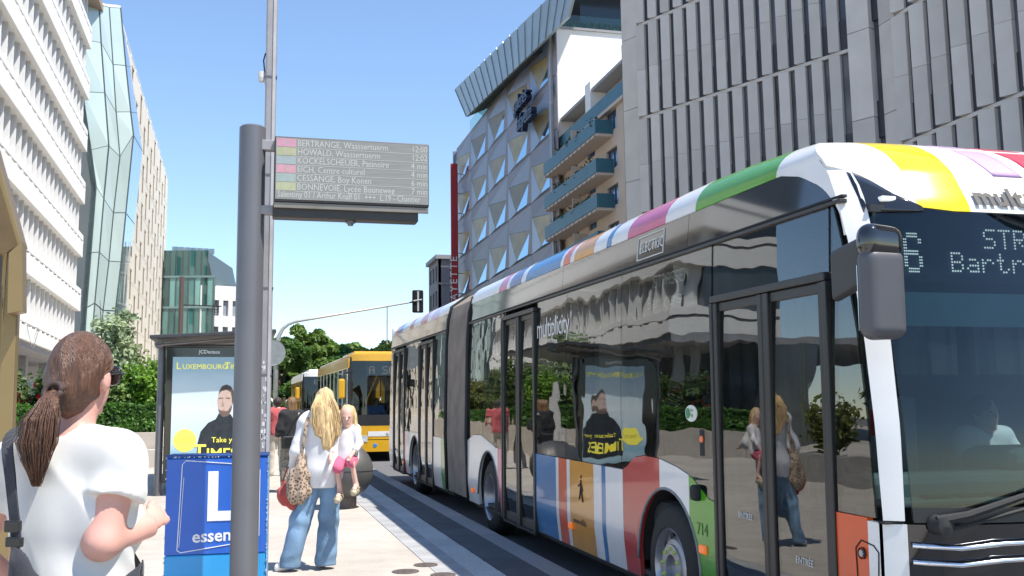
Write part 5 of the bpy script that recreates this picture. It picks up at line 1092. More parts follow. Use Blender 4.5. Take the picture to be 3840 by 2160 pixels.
# planter with shrubs beside the pavement, left of the camera: seen mirrored in the bus doors
pn2 = empty("planter_bed", (-4.3, 8, gz(8)), label="long low grey planter bed with shrubs, mirrored in the bus doors", cat="planter")
for k in range(9): box("wall_block", (-.3, k*1.25, -.2), (0, (k+1)*1.25-.012, .62+k*.033), M("grey planter stone", (.30, .29, .28), .85), pn2, bevel=.012)
box("soil", (-4, 0, -.2), (-.3, 11.2, .5), M("bed soil", (.05, .04, .03)), pn2)
for k in range(7): shrub("bed_shrub", -5.0-.5*(k % 2), 9+k*1.5, .55, 1.1+.3*(k % 3), .7, 1500, .09, (.10+.01*k, .17, .04), "leafy shrub mirrored in the bus doors, %s from the camera in the planter bed" % ("first", "second", "third", "fourth", "fifth", "sixth", "seventh")[k], group="shrubs in the planter bed", stems=8)
def tree(x, y, h, r, col, label, n=9000, size=.42, trunk=.3):
    e = empty("tree", (x, y, gz(y)-.1), label=label, cat="tree", group="trees at the end of the street"); mb = MB(); th = h*.3
    mb.tube([(0, 0, 0), (.1, 0, th*.6), (0, .1, th), (.2, 0, h*.65)], [trunk, trunk*.8, trunk*.65, trunk*.25], 8); C_ = []
    for k in range(46):
        a = random.random()*2*pi; u = random.random(); zz = h*(.28+.66*u); rr = r*sqrt(max(.05, 1-((u-.38)/.68)**2))*random.uniform(.45, 1.0); c = (cos(a)*rr, sin(a)*rr, zz); C_.append((c, random.uniform(.5, 1.0)))
        if k < 10: mb.tube([(0, 0, th+k*.12), (c[0]*.5, c[1]*.5, (th+zz)/2+.4), c], [trunk*.4, trunk*.2, .03], 5)
    mb.build("trunk", M("tree bark", (.06, .045, .035), .9), e); P = []; N = []
    for c, s in C_:
        k = int(n/40*s); v = RNG.normal(0, 1, (k, 3)); v /= np.linalg.norm(v, axis=1)[:, None]; rad = r*.27*s*(.35+.65*RNG.random(k)**.5)
        P.append(v*rad[:, None]*np.array([1, 1, .75])+np.array(c)); N.append(v+np.array([0, 0, .35]))
    link(bpy.data.objects.new("crown", leaf_mesh("crown", np.concatenate(P), np.concatenate(N), size, leafmat("crown leaf "+str(col), col, .45), 1.5, .55)), e); return e
TR = [(3.6, 96, 9.2, 2.6, (0.088, 0.175, 0.038), "dark tree just right of the lamp post"), (6.2, 104, 11.3, 3.0, (0.149, 0.236, 0.049), "tall olive green tree above the second bus"), (8.6, 112, 9.4, 3.0, (0.070, 0.166, 0.044), "dark green tree in the middle of the row"),
      (11.0, 116, 9.6, 3.2, (0.088, 0.193, 0.052), "deep green rounded tree left of the yellow bus roof"), (13.6, 112, 9.0, 3.2, (0.228, 0.333, 0.052), "yellow green tree above the yellow bus"), (16.2, 114, 10.2, 3.2, (0.245, 0.333, 0.061), "bright yellow green tree under the mast arm"),
      (18.5, 126, 11.2, 3.2, (0.158, 0.263, 0.070), "pale green tree nearest the white bus rear"), (1.2, 118, 10.4, 3.2, (0.088, 0.175, 0.044), "dark tree mostly behind the lamp post"), (-2.0, 126, 10, 3.2, (0.105, 0.193, 0.052), "tree behind the shelter roof"), (21, 150, 12, 4, (0.123, 0.210, 0.052), "tall tree far behind the hut"), (7, 140, 12, 4, (0.105, 0.193, 0.052), "big dark tree farthest down the street"), (14, 142, 11.5, 4, (0.140, 0.228, 0.052), "big green tree second farthest down the street")]
for t in TR: tree(t[0], t[1], t[2]*.80, *t[3:])
w_ = empty("hedge_bank", (0, 80, gz(80)), label="low dark bushes at the road's far bend", cat="bushes"); 
pts = RNG.random((9000, 3))*np.array([16, 8, 1.6])+np.array([-1, 10, 0]); link(bpy.data.objects.new("foliage", leaf_mesh("foliage", pts, RNG.normal(0, 1, pts.shape), .3, leafmat("bank leaf", (.05, .09, .025)))), w_)
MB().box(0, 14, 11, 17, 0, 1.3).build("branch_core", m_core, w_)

# ------------------------------------------------------------------ buses behind
m_yb = M("bus yellow", (0.68, 0.36, 0.012), 0.3, var=.04, coat=.5); m_gw = glass("coach glass", (.22, .25, .26), 1.7); m_tyre = m_rub
def plain_bus(name, loc, label, L_, W_, H_, m_body, m_roof, m_front, m_pill, m_mirror, route, strip=None, group=None):
    e = empty(name, loc, (SP, 0, 0), label, "bus", group); zl = 1.05; zt = H_-.42
    for nm, x0, x1 in (("side", 0, .06), ("side", W_-.06, W_)): box(nm, (x0, .25, .32), (x1, L_, zl), m_body, e, bevel=.02); box("side_top", (x0, .25, zt), (x1, L_, H_-.12), m_roof, e, bevel=.02)
    k = 0.5
    while k < L_-.3:
        b_ = min(k+1.45, L_-.1); box("side_window", (.012, k+.06, zl), (.024, b_-.06, zt), m_gw, e); box("side_window", (W_-.024, k+.06, zl), (W_-.012, b_-.06, zt), m_gw, e)
        box("pillar", (.0, k-.07, zl), (.05, k+.07, zt), m_pill, e); box("pillar", (W_-.05, k-.07, zl), (W_, k+.07, zt), m_pill, e); k += 1.45
    box("roof", (.08, .3, H_-.16), (W_-.08, L_, H_), m_roof, e, bevel=.05); box("roof_unit", (.5, L_*.3, H_), (W_-.5, L_*.6, H_+.22), m_roof, e, bevel=.06)
    box("floor", (.05, .3, .35), (W_-.05, L_, .4), m_intd, e); box("rear", (.05, L_, .4), (W_-.05, L_+.05, H_-.1), m_body, e)
    def fs(x, z): x = min(x, W_-x); return .02+.10*max(0, (z-1.0)/2.0)**1.5+(.18*(1-x/.7)**3 if x < .7 else 0)
    def fp(nm, x0, x1, z0, z1, m, off=.03, dy=0): return MB().shell(lambda u, v: (x0+(x1-x0)*u, fs(x0+(x1-x0)*u, z0+(z1-z0)*v)+dy, z0+(z1-z0)*v), 12, 6, (0, off, 0)).build(nm, m, e, smooth=True, auto=40)
    fp("front_mask", 0, W_, 1.02, H_-.10, m_front, .02, .03) if False else None
    fp("windscreen", .10, W_-.10, 1.08, H_-.22, glass("coach windscreen", (.62, .68, .69), 1.5), .01); fp("front_pillar", .0, .10, .9, H_-.1, m_front); fp("front_pillar", W_-.10, W_, .9, H_-.1, m_front)
    fp("roof_front", .02, W_-.02, H_-.21, H_-.02, m_roof); fp("front_panel", .0, W_, .62, 1.02, m_body); fp("bumper", .0, W_, .28, .60, m_body); fp("lower_windscreen_mask", .1, W_-.1, 1.0, 1.30, m_trim, .008, -.004)
    if strip: fp("front_band", .55, W_-.55, .70, .84, strip, .01, -.008)
    for s in (1, -1):
        x = .30 if s == 1 else W_-.30
        MB().shell(lambda u, v: (x-.24+.48*u, fs(x-.24+.48*u, .7)-.012, .60+.17*v-(.05*u if s == 1 else 0)), 6, 3, (0, .02, 0)).build("headlight", M("headlight glass", (.55, .57, .58), .1, var=.3, scale=30, coat=.6), e)
    fog = MB().lathe([(0, -.01), (.05, -.01), (.06, .0)], (.75, fs(.75, .45), .45), ax='y', n=14).build("blue_roundel", M("roundel blue", (.04, .22, .55), .4), e)
    mi_ = MB().box(-.30, -.12, -.22, -.06, 1.75, 2.30).build("mirror", m_mirror, e, bevel=.05); MB().tube([(-.2, -.14, 2.3), (-.14, -.05, 2.45), (.05, .12, 2.5)], .025, 6).build("mirror_arm", m_trim, mi_)
    for s in (2.6, L_-3.2):
        for x in (.03, W_-.31):
            w = empty("wheel", (x, s, .478)); w.parent = e; MB().lathe([(.28, 0), (.43, .0), (.478, .05), (.478, .23), (.43, .28), (.28, .28)], ax='x', n=28).build("tyre", m_rub, w, smooth=True); MB().lathe([(.29, .01), (.25, .04), (.1, .03), (0, .02)], ax='x', n=24).build("rim", m_alu, w, smooth=True)
    dsp = box("display", (.5, .18, H_-.62), (W_-.4, .22, H_-.26), M("coach display", (.02, .025, .03), .4), e); dots("led_line", route, (.6, .172, H_-.56), (1, 0, 0), (0, 0, 1), .031, M("amber led", (.9, .5, .35), .4, emit=.5), dsp)
    box("dash", (.1, .3, .95), (W_-.1, .75, 1.15), m_trim, e, bevel=.04); 
    for s in (1.9, 3.6, 5.2, 6.8):
        for x in (.3, W_-.8): box("seat", (x, s, .8), (x+.5, s+.5, 1.6), m_intd, e, bevel=.05)
    return e
F57.update({'C': "01110 10001 10000 10000 10000 10001 01110", '3': "11110 00001 00001 01110 00001 00001 11110", 'H': "10001 10001 10001 11111 10001 10001 10001", 'U': "10001 10001 10001 10001 10001 10001 01110"})
yb_ = plain_bus("city_bus", (2.88, 29.0, gz(29)-.16), "yellow city bus with yellow mirror waiting behind the articulated bus", 12.2, 2.5, 3.02, m_yb, m_yb, m_trim, M("bus pale pillar", (.62, .63, .60), .4), m_yb, "A SC", MATS["bus white paint"], "buses queueing behind")
text("front_lettering", "Vdl", .24, (1.15, .015, .86), (1, 0, 0), (0, 0, 1), M("violet print", (.22, .14, .22), .5), yb_, depth=.002, shear=.3); text("number_plate", "SL 3043", .09, (1.05, .005, .73), (1, 0, 0), (0, 0, 1), m_bp, yb_, depth=.001)
for k in range(6): box("yellow_panel", (-.002, 2.2+k*1.6, 1.05), (.008, 3.0+k*1.6, 1.42+.1*(k % 2)), m_yb, yb_)
yb2 = plain_bus("city_bus", (2.76, 50.0, gz(50)-.16), "smaller white roofed bus with yellow stripes, third in the queue", 11, 2.5, 3.02, M("bus black lower", (.03, .03, .032), .4), M("bus roof white", (.78, .78, .76), .35), m_trim, m_yb, m_yb, "E33", None, "buses queueing behind")
# ------------------------------------------------------------------ people
def skin_m(n, c): return M(n, c, .5, var=.09, scale=9, sss=.12, spec=.35, bump=.05, bscale=300)
def hair_m(n, c, st=(60, 60, 4)): return M(n, c, .38, var=.45, scale=2.2, stretch=st, bump=.5, bscale=5, spec=.5)
def cloth_m(n, c, var=.06, scale=18, bump=.1): return M(n, c, .9, var=var, scale=scale, bump=bump, bscale=240, sheen=.15)
V3 = lambda *a: np.array(a, float)
def hand(s, w, d, upn, r=.009, curl=.5, k=.006):
    """palm and five fingers from wrist w along direction d; upn = back-of-hand normal"""
    d = d/np.linalg.norm(d); n = upn-d*(upn@d); n /= np.linalg.norm(n); sd = np.cross(d, n)
    s.cap(w, w+d*.075, .026, .034, .015, flat=(*n, .45))
    for i, (o, l) in enumerate(((-.030, .066), (-.010, .076), (.010, .072), (.029, .056))):
        b = w+d*.085+sd*o; m1 = b+d*l*.45-n*l*.15*curl; m2 = m1+d*l*.3*(1-curl*.4)-n*l*.35*curl; t = m2+d*l*.2*(1-curl)-n*l*.3*curl; s.chain([b, m1, m2, t], [r, r, r*.9, r*.8], k)
    tb_ = w+d*.03-sd*.03; s.chain([tb_, tb_+d*.03-sd*.022-n*.01, tb_+d*.058-sd*.02-n*.022], [r*1.2, r*1.1, r*.95], k)
def head(s, c, rot, sc=1.0, k=.015):
    R = np.array(rot.to_3x3()); T = lambda *p: c+R@(np.array(p)*sc)
    s.ell(T(0, -.005, .02), (.076*sc, .094*sc, .10*sc), k, rot=rot); s.ell(T(0, .022, -.045), (.058*sc, .066*sc, .072*sc), .03*sc, rot=rot)
    s.cap(T(0, .085, .012), T(0, .104, -.022), .010*sc, .014*sc, .012*sc)            # nose
    s.ell(T(0, .078, -.062), (.026*sc, .016*sc, .009*sc), .01*sc, rot=rot); s.ell(T(0, .070, -.098), (.026*sc, .022*sc, .018*sc), .015*sc, rot=rot)   # lips, chin
    for x in (-1, 1):
        s.ell(T(.078*x, -.005, -.012), (.010*sc, .022*sc, .034*sc), .006*sc, rot=rot)                                   # ear
        s.ell(T(.032*x, .094, .014), (.017*sc, .012*sc, .010*sc), .006*sc, 'sub', rot=rot); s.ell(T(.032*x, .086, .012), (.014*sc, .010*sc, .009*sc), .003*sc, rot=rot)
    return T
def eyes(e, T, sc, m=None):
    mb = MB()
    for x in (-1, 1): p = T(.032*x, .0965, .012); mb.lathe([(.001, -.007*sc), (.006*sc, -.004*sc), (.0075*sc, 0), (.006*sc, .004*sc), (.001, .007*sc)], tuple(p), n=8)
    mb.build("eye", m or M("eye dark", (.03, .025, .02), .15), e, smooth=True)

def figure(name, loc, rz, label, J, P, cat="person", group=None):
    """J: joints in the person's local frame (x right, y forward, z up); P: looks"""
    e = empty(name, loc, (0, 0, rz), label, cat, group); h = P.get('h', .012); J = {k: V3(*v) for k, v in J.items()}; F = P.get('fat', 1.0)
    pts = np.array(list(J.values())); lo, hi = pts.min(0)-.26, pts.max(0)+.26; lo[2] = max(lo[2], min(-.03, pts[:, 2].min()-.1)) 
    hrot = Matrix.Rotation(P.get('hyaw', 0), 4, 'Z') @ Matrix.Rotation(P.get('hpitch', 0), 4, 'X'); hs = P.get('hs', 1.0); LS = P.get('ls', 1.0)
    def torso(s, g, k=.04):
        s.ell(J['chest'], ((.165+g)*F, (.112+g)*F, .20*P.get('ts', 1)+g), k); s.ell(J['belly'], ((.145+g)*F, (.108+g)*F, .17*P.get('ts', 1)+g), k); s.ell(J['pelvis'], ((.165+g)*F, (.125+g)*F, .13*P.get('ts', 1)+g), k)
        s.cap(J['shL'], J['shR'], .055*LS*F+g, k=.05)
        for q in 'LR': s.cap(J['neck']*.75+J['sh'+q]*.25+V3(0, -.01, -.012*LS), J['sh'+q]*.7+J['neck']*.3, .05*LS+g, .05*LS+g, .04)
        if P.get('bust'): 
            for x in (-.075, .075): s.ell(J['chest']+V3(x, .085, -.03), (.07+g, .065+g, .065+g), .04)
    s = SDF(lo, hi, h); torso(s, 0)
    s.cap(J['neck'], J['head']-V3(0, 0, .05), .052*hs, .05*hs, .03); T = head(s, J['head'], hrot, hs)
    for q in 'LR':
        s.chain([J['sh'+q], J['el'+q], J['wr'+q]], [.05*LS*F, .041*LS*F, .028*LS], .02); s.chain([J['hip'+q], J['kn'+q], J['an'+q]], [.085*LS*F, .056*LS*F, .038*LS], .03); s.chain([J['an'+q], J['toe'+q]], [.036*LS, .03*LS], .02)
        hd_ = J.get('hd'+q, J['wr'+q]-J['el'+q]); hand_d = hd_/np.linalg.norm(hd_)
        if h <= .0085: hand(s, J['wr'+q], hand_d, J.get('hn'+q, V3(0, -.3, 1)), .0095*LS)
        else: 
            s.cap(J['wr'+q], J['wr'+q]+hand_d*.08*LS, .028*LS, .03*LS, .01)
            for o in (-.024, -.008, .008, .024): n_ = np.cross(hand_d, V3(.3, 1, .2)); n_ /= np.linalg.norm(n_); s.cap(J['wr'+q]+hand_d*.08*LS+n_*o*LS, J['wr'+q]+hand_d*.15*LS+n_*o*1.2*LS, .010*LS, .009*LS, .004)
    s.build("body", P['skin'], e); eyes(e, T, hs)
    wr = P.get('wr', .004); W1 = lambda X, Y, Z: np.abs(np.sin(X*13+Z*9+np.sin(Y*11+Z*5)*1.2))*1.6-.8+.6*np.sin(Z*19-X*27+Y*15+np.sin(Z*8)*2)+.3*np.sin((X+Y)*38+Z*7)
    # top
    s = SDF(lo, hi, h); torso(s, P.get('loose', .018)); sl = P.get('sleeve', 1.0)
    if P.get('hem') is not None: s.cap(J['belly'], J['pelvis']*.35+V3(J['pelvis'][0], J['pelvis'][1], P['hem']-.02)*.65, .15*F, .165*F, .05, flat=(0, 1, 0, .78))
    for q in 'LR':
        a, b, c = J['sh'+q], J['el'+q], J['wr'+q]; g = P.get('sg', .018)
        if sl <= 1:
            s2 = SDF(lo, hi, h); s2.cap(a, a+(b-a)*(sl+.12), .052*LS*F+g*.7, .047*LS*F+g*1.3, .02); d = (b-a)/np.linalg.norm(b-a); p0 = a+(b-a)*sl; s2.cut(d, float(p0@d))
            kk = .014; hh = np.clip(.5+.5*(s.g-s2.g)/kk, 0, 1); s.g = s.g*(1-hh)+s2.g*hh-kk*hh*(1-hh)
        else: s.chain([a, b, b+(c-b)*(sl-1)], [.055*LS*F+g, .045*LS*F+g, .036*LS+g], .035)
    s.wrinkle(wr, W1); s.cap(J['neck']+V3(0, .01, .02), J['head'], .075*hs, .09*hs, .01, 'sub')
    if P.get('hem') is not None: s.cut((0, 0, -1), -P['hem'])
    s.build(P.get('topname', "shirt"), P['top'], e)
    # trousers
    if 'leg' in P:
        s = SDF(lo, hi, h); s.ell(J['pelvis']+V3(0, 0, -.03), (.172*F, .134*F, .13), .03); w = P.get('legw', (.10, .075, .07))
        for q in 'LR': s.chain([J['hip'+q], J['kn'+q], J['an'+q]+V3(0, 0, -.03)], [w[0]*LS, w[1]*LS, w[2]*LS], .035)
        s.wrinkle(wr*.9, lambda X, Y, Z: np.sin(Z*34+X*16+np.sin(Y*20)*1.5)*np.exp(-((Z-.45)/.12)**2)+np.sin(Z*40-X*14)*np.exp(-((Z-.1)/.08)**2)+.8*np.sin(X*30+Y*22+Z*3)); 
        if 'leghem' in P: s.cut((0, 0, -1), -P['leghem'])
        s.build("trousers", P['leg'], e)
    if 'shoe' in P:
        for q in 'LR':
            a, t = J['an'+q], J['toe'+q]; s = SDF(np.minimum(a, t)-.12, np.maximum(a, t)+.12, min(h, .009)); gl = min(a[2], t[2])
            s.chain([a+V3(0, 0, -.02), a*.5+t*.5+V3(0, 0, -.005), t], [.045*LS, .044*LS, .04*LS], .02); s.cut((0, 0, -1), -(P.get('floor', .002) if P.get('floor') is not None else -9)) if P.get('floor', .002) is not None else None; s.build("shoe", P['shoe'], e)
    return e, J, T, hrot
def strands(name, e, paths, r, m, spread=.02, n=60, tip=.3):
    """hair locks: thin tapered tubes following a guide path"""
    mb = MB()
    for i in range(n):
        g = paths[i % len(paths)]; a = RNG.random()*2*pi; rr = spread*sqrt(RNG.random()); P = []; ph = RNG.random()*6
        for k, p in enumerate(g):
            t = k/(len(g)-1); w = rr*(1+.35*sin(t*5+ph)); P.append((p[0]+cos(a+.6*t)*w*p[3], p[1]+sin(a+.6*t)*w*.8*p[3], p[2]-(RNG.random()*.03 if k == len(g)-1 else 0)))
        mb.tube(P, [r*(1-(1-tip)*k/(len(P)-1)) for k in range(len(P))], 5)
    return mb.build(name, m, e, smooth=True)

# --- woman in the foreground, seen from behind
g3 = gz(3.0); m_sk1 = skin_m("fair skin", (.62, .34, .28)); m_h1 = hair_m("brown hair", (.115, .056, .034), (70, 70, 3))
J1 = dict(pelvis=(0, 0, .95), belly=(0, 0, 1.10), chest=(0, 0, 1.29), neck=(0, -.01, 1.495), head=(0, .015, 1.665), shL=(-.18, -.01, 1.43), shR=(.145, -.01, 1.435), elL=(-.30, -.03, 1.20), elR=(.14, -.065, 1.235), wrL=(-.26, .12, 1.08), wrR=(.155, .10, 1.258),
          hipL=(-.09, 0, .9), hipR=(.09, 0, .9), knL=(-.1, .02, .5), knR=(.1, .02, .5), anL=(-.1, 0, .08), anR=(.1, 0, .08), toeL=(-.12, .15, .03), toeR=(.12, .15, .03), hdR=(-.25, .95, .3), hnR=(.6, .3, .6))
e1, J1, T1, R1 = figure("person", (-.428, 3.0, g3), radians(-30), "woman in white T-shirt with brown ponytail and dark shoulder bag, seen from behind", J1,
    dict(h=.0075, skin=m_sk1, top=cloth_m("white jersey", (.63, .62, .60), .03, 10, 0), leg=cloth_m("dark trousers", (.05, .05, .06)), shoe=M("white shoe", (.7, .7, .7)), sleeve=.46, sg=.022, loose=.018, hem=.90, fat=1.0, ls=1.1, bust=True, hyaw=radians(6), hs=.92, wr=.0062))
R1m = np.array(R1.to_3x3()); c1 = J1['head']
H1 = lambda *p: c1+R1m@(np.array(p)*.92)
s = SDF(c1-V3(.16, .18, .22), c1+V3(.16, .16, .16), .006); R3 = R1.to_3x3()
s.ell(H1(0, -.012, .026), (.079, .090, .097), .01, rot=R3); s.ell(H1(0, -.055, -.02), (.068, .060, .085), .03, rot=R3)
s.cap(H1(0, -.09, -.045), H1(.0, -.075, -.085), .035, .03, .03)
s.ell(H1(0, .11, -.035), (.066, .075, .105), .02, 'sub', rot=R3)
for x in (-1, 1): s.ell(H1(.092*x, .012, -.035), (.03, .034, .045), .015, 'sub', rot=R3)
s.wrinkle(.0016, lambda X, Y, Z: np.sin(X*160+Z*40+Y*30)+np.sin(X*90-Z*60+4*np.sin(Y*20))); s.build("hair", m_h1, e1)
tie = H1(.0, -.128, -.045)
MB().tube([tuple(tie+R1m@V3(cos(a)*.024, -.006+.01*sin(a), sin(a)*.020)) for a in np.linspace(0, 2*pi, 17)], .0075, 6).tube([tuple(tie+R1m@V3(cos(a)*.024, -.016+.01*sin(a), sin(a)*.021-.003)) for a in np.linspace(0, 2*pi, 17)], .0075, 6).build("hair_tie", M("hair tie brown", (.06, .035, .03), .8), e1, smooth=True)
gp = [(*(H1(.0, -.11, -.04)), .5), (*tie, .42), (*(tie+V3(.003, -.028, -.022)), .7), (tie[0]-.003, tie[1]-.045, tie[2]-.075, 1.35), (tie[0]-.006, tie[1]-.055, tie[2]-.135, 1.5), (tie[0]-.008, tie[1]-.055, tie[2]-.18, 1.1), (tie[0]-.006, tie[1]-.05, tie[2]-.215, .4)]
gp2 = [(*p[:3], p[3]*.9) for p in gp[:4]]+[(tie[0]-.03, tie[1]-.052, tie[2]-.13, 1.3), (tie[0]-.02, tie[1]-.05, tie[2]-.17, .9)]
gp3 = [(*p[:3], p[3]*.9) for p in gp[:3]]+[(tie[0]-.02, tie[1]-.045, tie[2]-.07, 1.1), (tie[0]-.05, tie[1]-.04, tie[2]-.085, .8), (tie[0]-.07, tie[1]-.035, tie[2]-.082, .5)]
strands("ponytail", e1, [gp, gp, gp, gp2, gp, gp3, gp, gp], .0021, m_h1, .027, 1300, .25)
mb = MB()                                         # fine combed strands over the skull, drawn back to the hair tie
for i in range(900):
    az = RNG.uniform(-2.2, 2.2); el_ = RNG.uniform(-.35, 1.5); d0 = V3(sin(az)*cos(el_), cos(az)*cos(el_), sin(el_))
    if d0[1] > .55 and d0[2] < .75: continue
    if abs(d0[0]) > .75 and d0[1] > -.1 and d0[2] < .05: continue
    d1 = V3(RNG.normal(0, .09), -1, -.52+RNG.normal(0, .06)); d1 /= np.linalg.norm(d1); P_ = []
    for k in range(8):
        t = k/7; d = d0*(1-t)+d1*t; d /= np.linalg.norm(d)+1e-6; c_ = V3(0, -.012, .026)*(1-.3*max(0, -d[1])); r_ = V3(.087, .099, .107)*(1+.004*RNG.random())
        q_ = c_+d*r_; P_.append(tuple(H1(*q_)))
    mb.tube(P_, .0011, 3, cap=False)
mb.build("hair_strand", m_h1, e1)
# sunglasses
mb = MB(); mb.tube([tuple(H1(.079, -.005, .006)), tuple(H1(.080, .05, .012)), tuple(H1(.072, .095, .012))], .004, 5)
for x in (-1, 1): mb.lathe([(0, -.004), (.026, -.004), (.029, .002), (0, .004)], tuple(H1(.036*x, .104, .006)), ax='y', n=16)
mb.tube([tuple(H1(.07, .10, .012)), tuple(H1(.0, .112, .014)), tuple(H1(-.07, .10, .012))], .004, 5); mb.build("sunglasses", M("sunglasses black", (.012, .012, .013), .12, coat=.5), e1, smooth=True)
# shoulder bag hangs from her: a thing of its own
bg = empty("shoulder_bag", (-.428, 3.0, g3), (0, 0, radians(-30)), "dark navy nylon bag slung across the foreground woman's back", "bag"); m_bag = cloth_m("navy nylon", (.022, .023, .032), .1, 12, .2)
mb = MB(); pth = [(-.10, .13, 1.40), (-.115, .07, 1.52), (-.13, .0, 1.54), (-.125, -.105, 1.505), (-.055, -.172, 1.395), (-.02, -.190, 1.29), (.0, -.205, 1.235)]
def ribbon(mb, pth, w, t, side):
    side = Vector(side); P = [Vector(p) for p in pth]; V = []
    for i, p in enumerate(P):
        d = (P[min(i+1, len(P)-1)]-P[max(i-1, 0)]).normalized(); s_ = (side-d*side.dot(d)).normalized(); n = d.cross(s_)
        V += [p+s_*w/2+n*t/2, p-s_*w/2+n*t/2, p-s_*w/2-n*t/2, p+s_*w/2-n*t/2]
    F = [(4*i+k, 4*i+(k+1) % 4, 4*i+4+(k+1) % 4, 4*i+4+k) for i in range(len(P)-1) for k in range(4)]+[(0, 1, 2, 3), tuple(4*(len(P)-1)+k for k in (3, 2, 1, 0))]
    return mb.add(V, F)
def smooth_path(P, n=6):
    P = [Vector(p) for p in P]; out = []
    for i in range(len(P)-1):
        a, b, c, d = P[max(i-1, 0)], P[i], P[i+1], P[min(i+2, len(P)-1)]
        for k in range(n): t = k/n; out.append(.5*((2*b)+(c-a)*t+(2*a-5*b+4*c-d)*t*t+(3*b-a-3*c+d)*t**3))
    return out+[P[-1]]
ribbon(mb, smooth_path(pth), .034, .004, (1, -.2, 0)).build("strap", m_bag, bg, smooth=False)
MB().box(-.04, .003, -.207, -.19, 1.27, 1.30).box(-.03, .015, -.212, -.195, 1.235, 1.26).build("buckle", M("buckle black", (.02, .02, .022), .3), bg, bevel=.004)
s = SDF((-.25, -.36, .86), (.36, .16, 1.34), .008)
s.chain([V3(-.005, -.205, 1.235), V3(.03, -.22, 1.16), V3(.08, -.22, 1.075), V3(.17, -.175, 1.045), V3(.22, -.10, 1.10), V3(.23, -.02, 1.18)], [.012, .034, .062, .062, .034, .012], .03, flat=(.15, 1, 0, .5)); s.chain([V3(.03, -.215, 1.04), V3(.2, -.16, .98)], [.05, .06], .04, flat=(.15, 1, 0, .5))
s.wrinkle(.003, lambda X, Y, Z: np.sin(X*55+Z*60)+.8*np.sin(X*30-Z*70+1)); s.build("pouch", m_bag, bg)
ribbon(MB(), smooth_path([(.23, -.02, 1.17), (.185, .05, 1.14), (.11, .13, 1.15), (.0, .165, 1.25), (-.10, .13, 1.40)]), .034, .004, (0, 0, 1)).build("strap", m_bag, bg)

# --- mother with a small child on her hip
gM = gz(10.05); m_bl = hair_m("blonde hair", (.68, .48, .24), (50, 50, 3)); m_sk2 = skin_m("light skin", (.66, .42, .34))
m_jean = M("blue denim", (.17, .28, .42), .9, var=.4, scale=3.5, bump=.3, bscale=90)
JM = dict(pelvis=(0, 0, .93), belly=(0, 0, 1.08), chest=(0, 0, 1.25), neck=(0, -.01, 1.42), head=(.01, .02, 1.575), shL=(-.155, 0, 1.385), shR=(.155, 0, 1.385), elL=(-.245, -.04, 1.10), elR=(.27, .06, 1.13), wrL=(-.27, .08, .90), wrR=(.20, .26, 1.10),
          hipL=(-.085, 0, .88), hipR=(.085, 0, .88), knL=(-.20, .01, .48), knR=(.055, .02, .48), anL=(-.30, -.03, .09), anR=(.03, .05, .09), toeL=(-.40, -.02, .035), toeR=(-.03, .15, .035))
eM, JM, TM, RM = figure("person", (.765, 10.05, gM), radians(-6), "blonde woman in white shirt and wide jeans carrying a child, seen from behind", JM,
    dict(h=.0115, skin=m_sk2, top=cloth_m("white shirt cotton", (.72, .71, .72), .03), leg=m_jean, shoe=M("white sneaker", (.75, .74, .72), .6), sleeve=1.85, sg=.022, loose=.028, hem=.76, legw=(.105, .094, .098), wr=.006, hyaw=radians(-8), leghem=.035))
hc = JM['head']
s = SDF(hc-V3(.2, .22, .55), hc+V3(.2, .17, .17), .009); s.ell(hc+V3(0, -.012, .022), (.09, .102, .112), .01); s.ell(hc+V3(0, -.05, -.08), (.095, .065, .14), .04); s.ell(hc+V3(.01, -.11, -.22), (.105, .045, .19), .04); s.ell(hc+V3(.03, -.145, -.36), (.065, .035, .12), .04)
s.ell(hc+V3(0, .125, -.04), (.07, .09, .12), .02, 'sub'); s.wrinkle(.003, lambda X, Y, Z: np.sin(X*120+Z*9)+np.sin(X*70-Z*14+2)); s.build("hair", m_bl, eM)
gps = [[(hc[0]+x*.5, hc[1]-.09, hc[2]+.06, .6), (hc[0]+x, hc[1]-.115, hc[2]-.06, .8), (hc[0]+x*1.15+.01, hc[1]-.125, hc[2]-.2, 1), (hc[0]+x*.9+.03, hc[1]-.145, hc[2]-.32, 1), (hc[0]+x*.55+.05, hc[1]-.155, hc[2]-.43+abs(x)*.9, .5)] for x in (-.10, -.075, -.05, -.025, 0, .025, .05, .075, .10)]
strands("hair_lock", eM, gps, .0042, m_bl, .028, 560, .3)
# tote bags on her shoulder
tb_ = empty("tote_bag", (.765, 10.05, gM), (0, 0, radians(-6)), "leopard print tote bag hanging at the blonde woman's left side", "bag")
def leopard():
    m = bpy.data.materials.new("leopard print"); m.use_nodes = True; nt = m.node_tree; b = nt.nodes["Principled BSDF"]; tc = nt.nodes.new("ShaderNodeTexCoord"); v = nt.nodes.new("ShaderNodeTexVoronoi"); v.inputs["Scale"].default_value = 42; nt.links.new(tc.outputs["Object"], v.inputs["Vector"])
    r = nt.nodes.new("ShaderNodeValToRGB"); e = r.color_ramp.elements; e[0].position = .18; e[0].color = (.17, .10, .06, 1); e[1].position = .62; e[1].color = (.42, .32, .24, 1); q = e.new(.3); q.color = (.03, .022, .018, 1); q = e.new(.46); q.color = (.36, .26, .19, 1)
    nt.links.new(v.outputs["Distance"], r.inputs[0]); nt.links.new(r.outputs[0], b.inputs["Base Color"]); b.inputs["Roughness"].default_value = .8; return m
m_leo = leopard(); s = SDF((-.45, -.32, .5), (.05, .2, 1.25), .01)
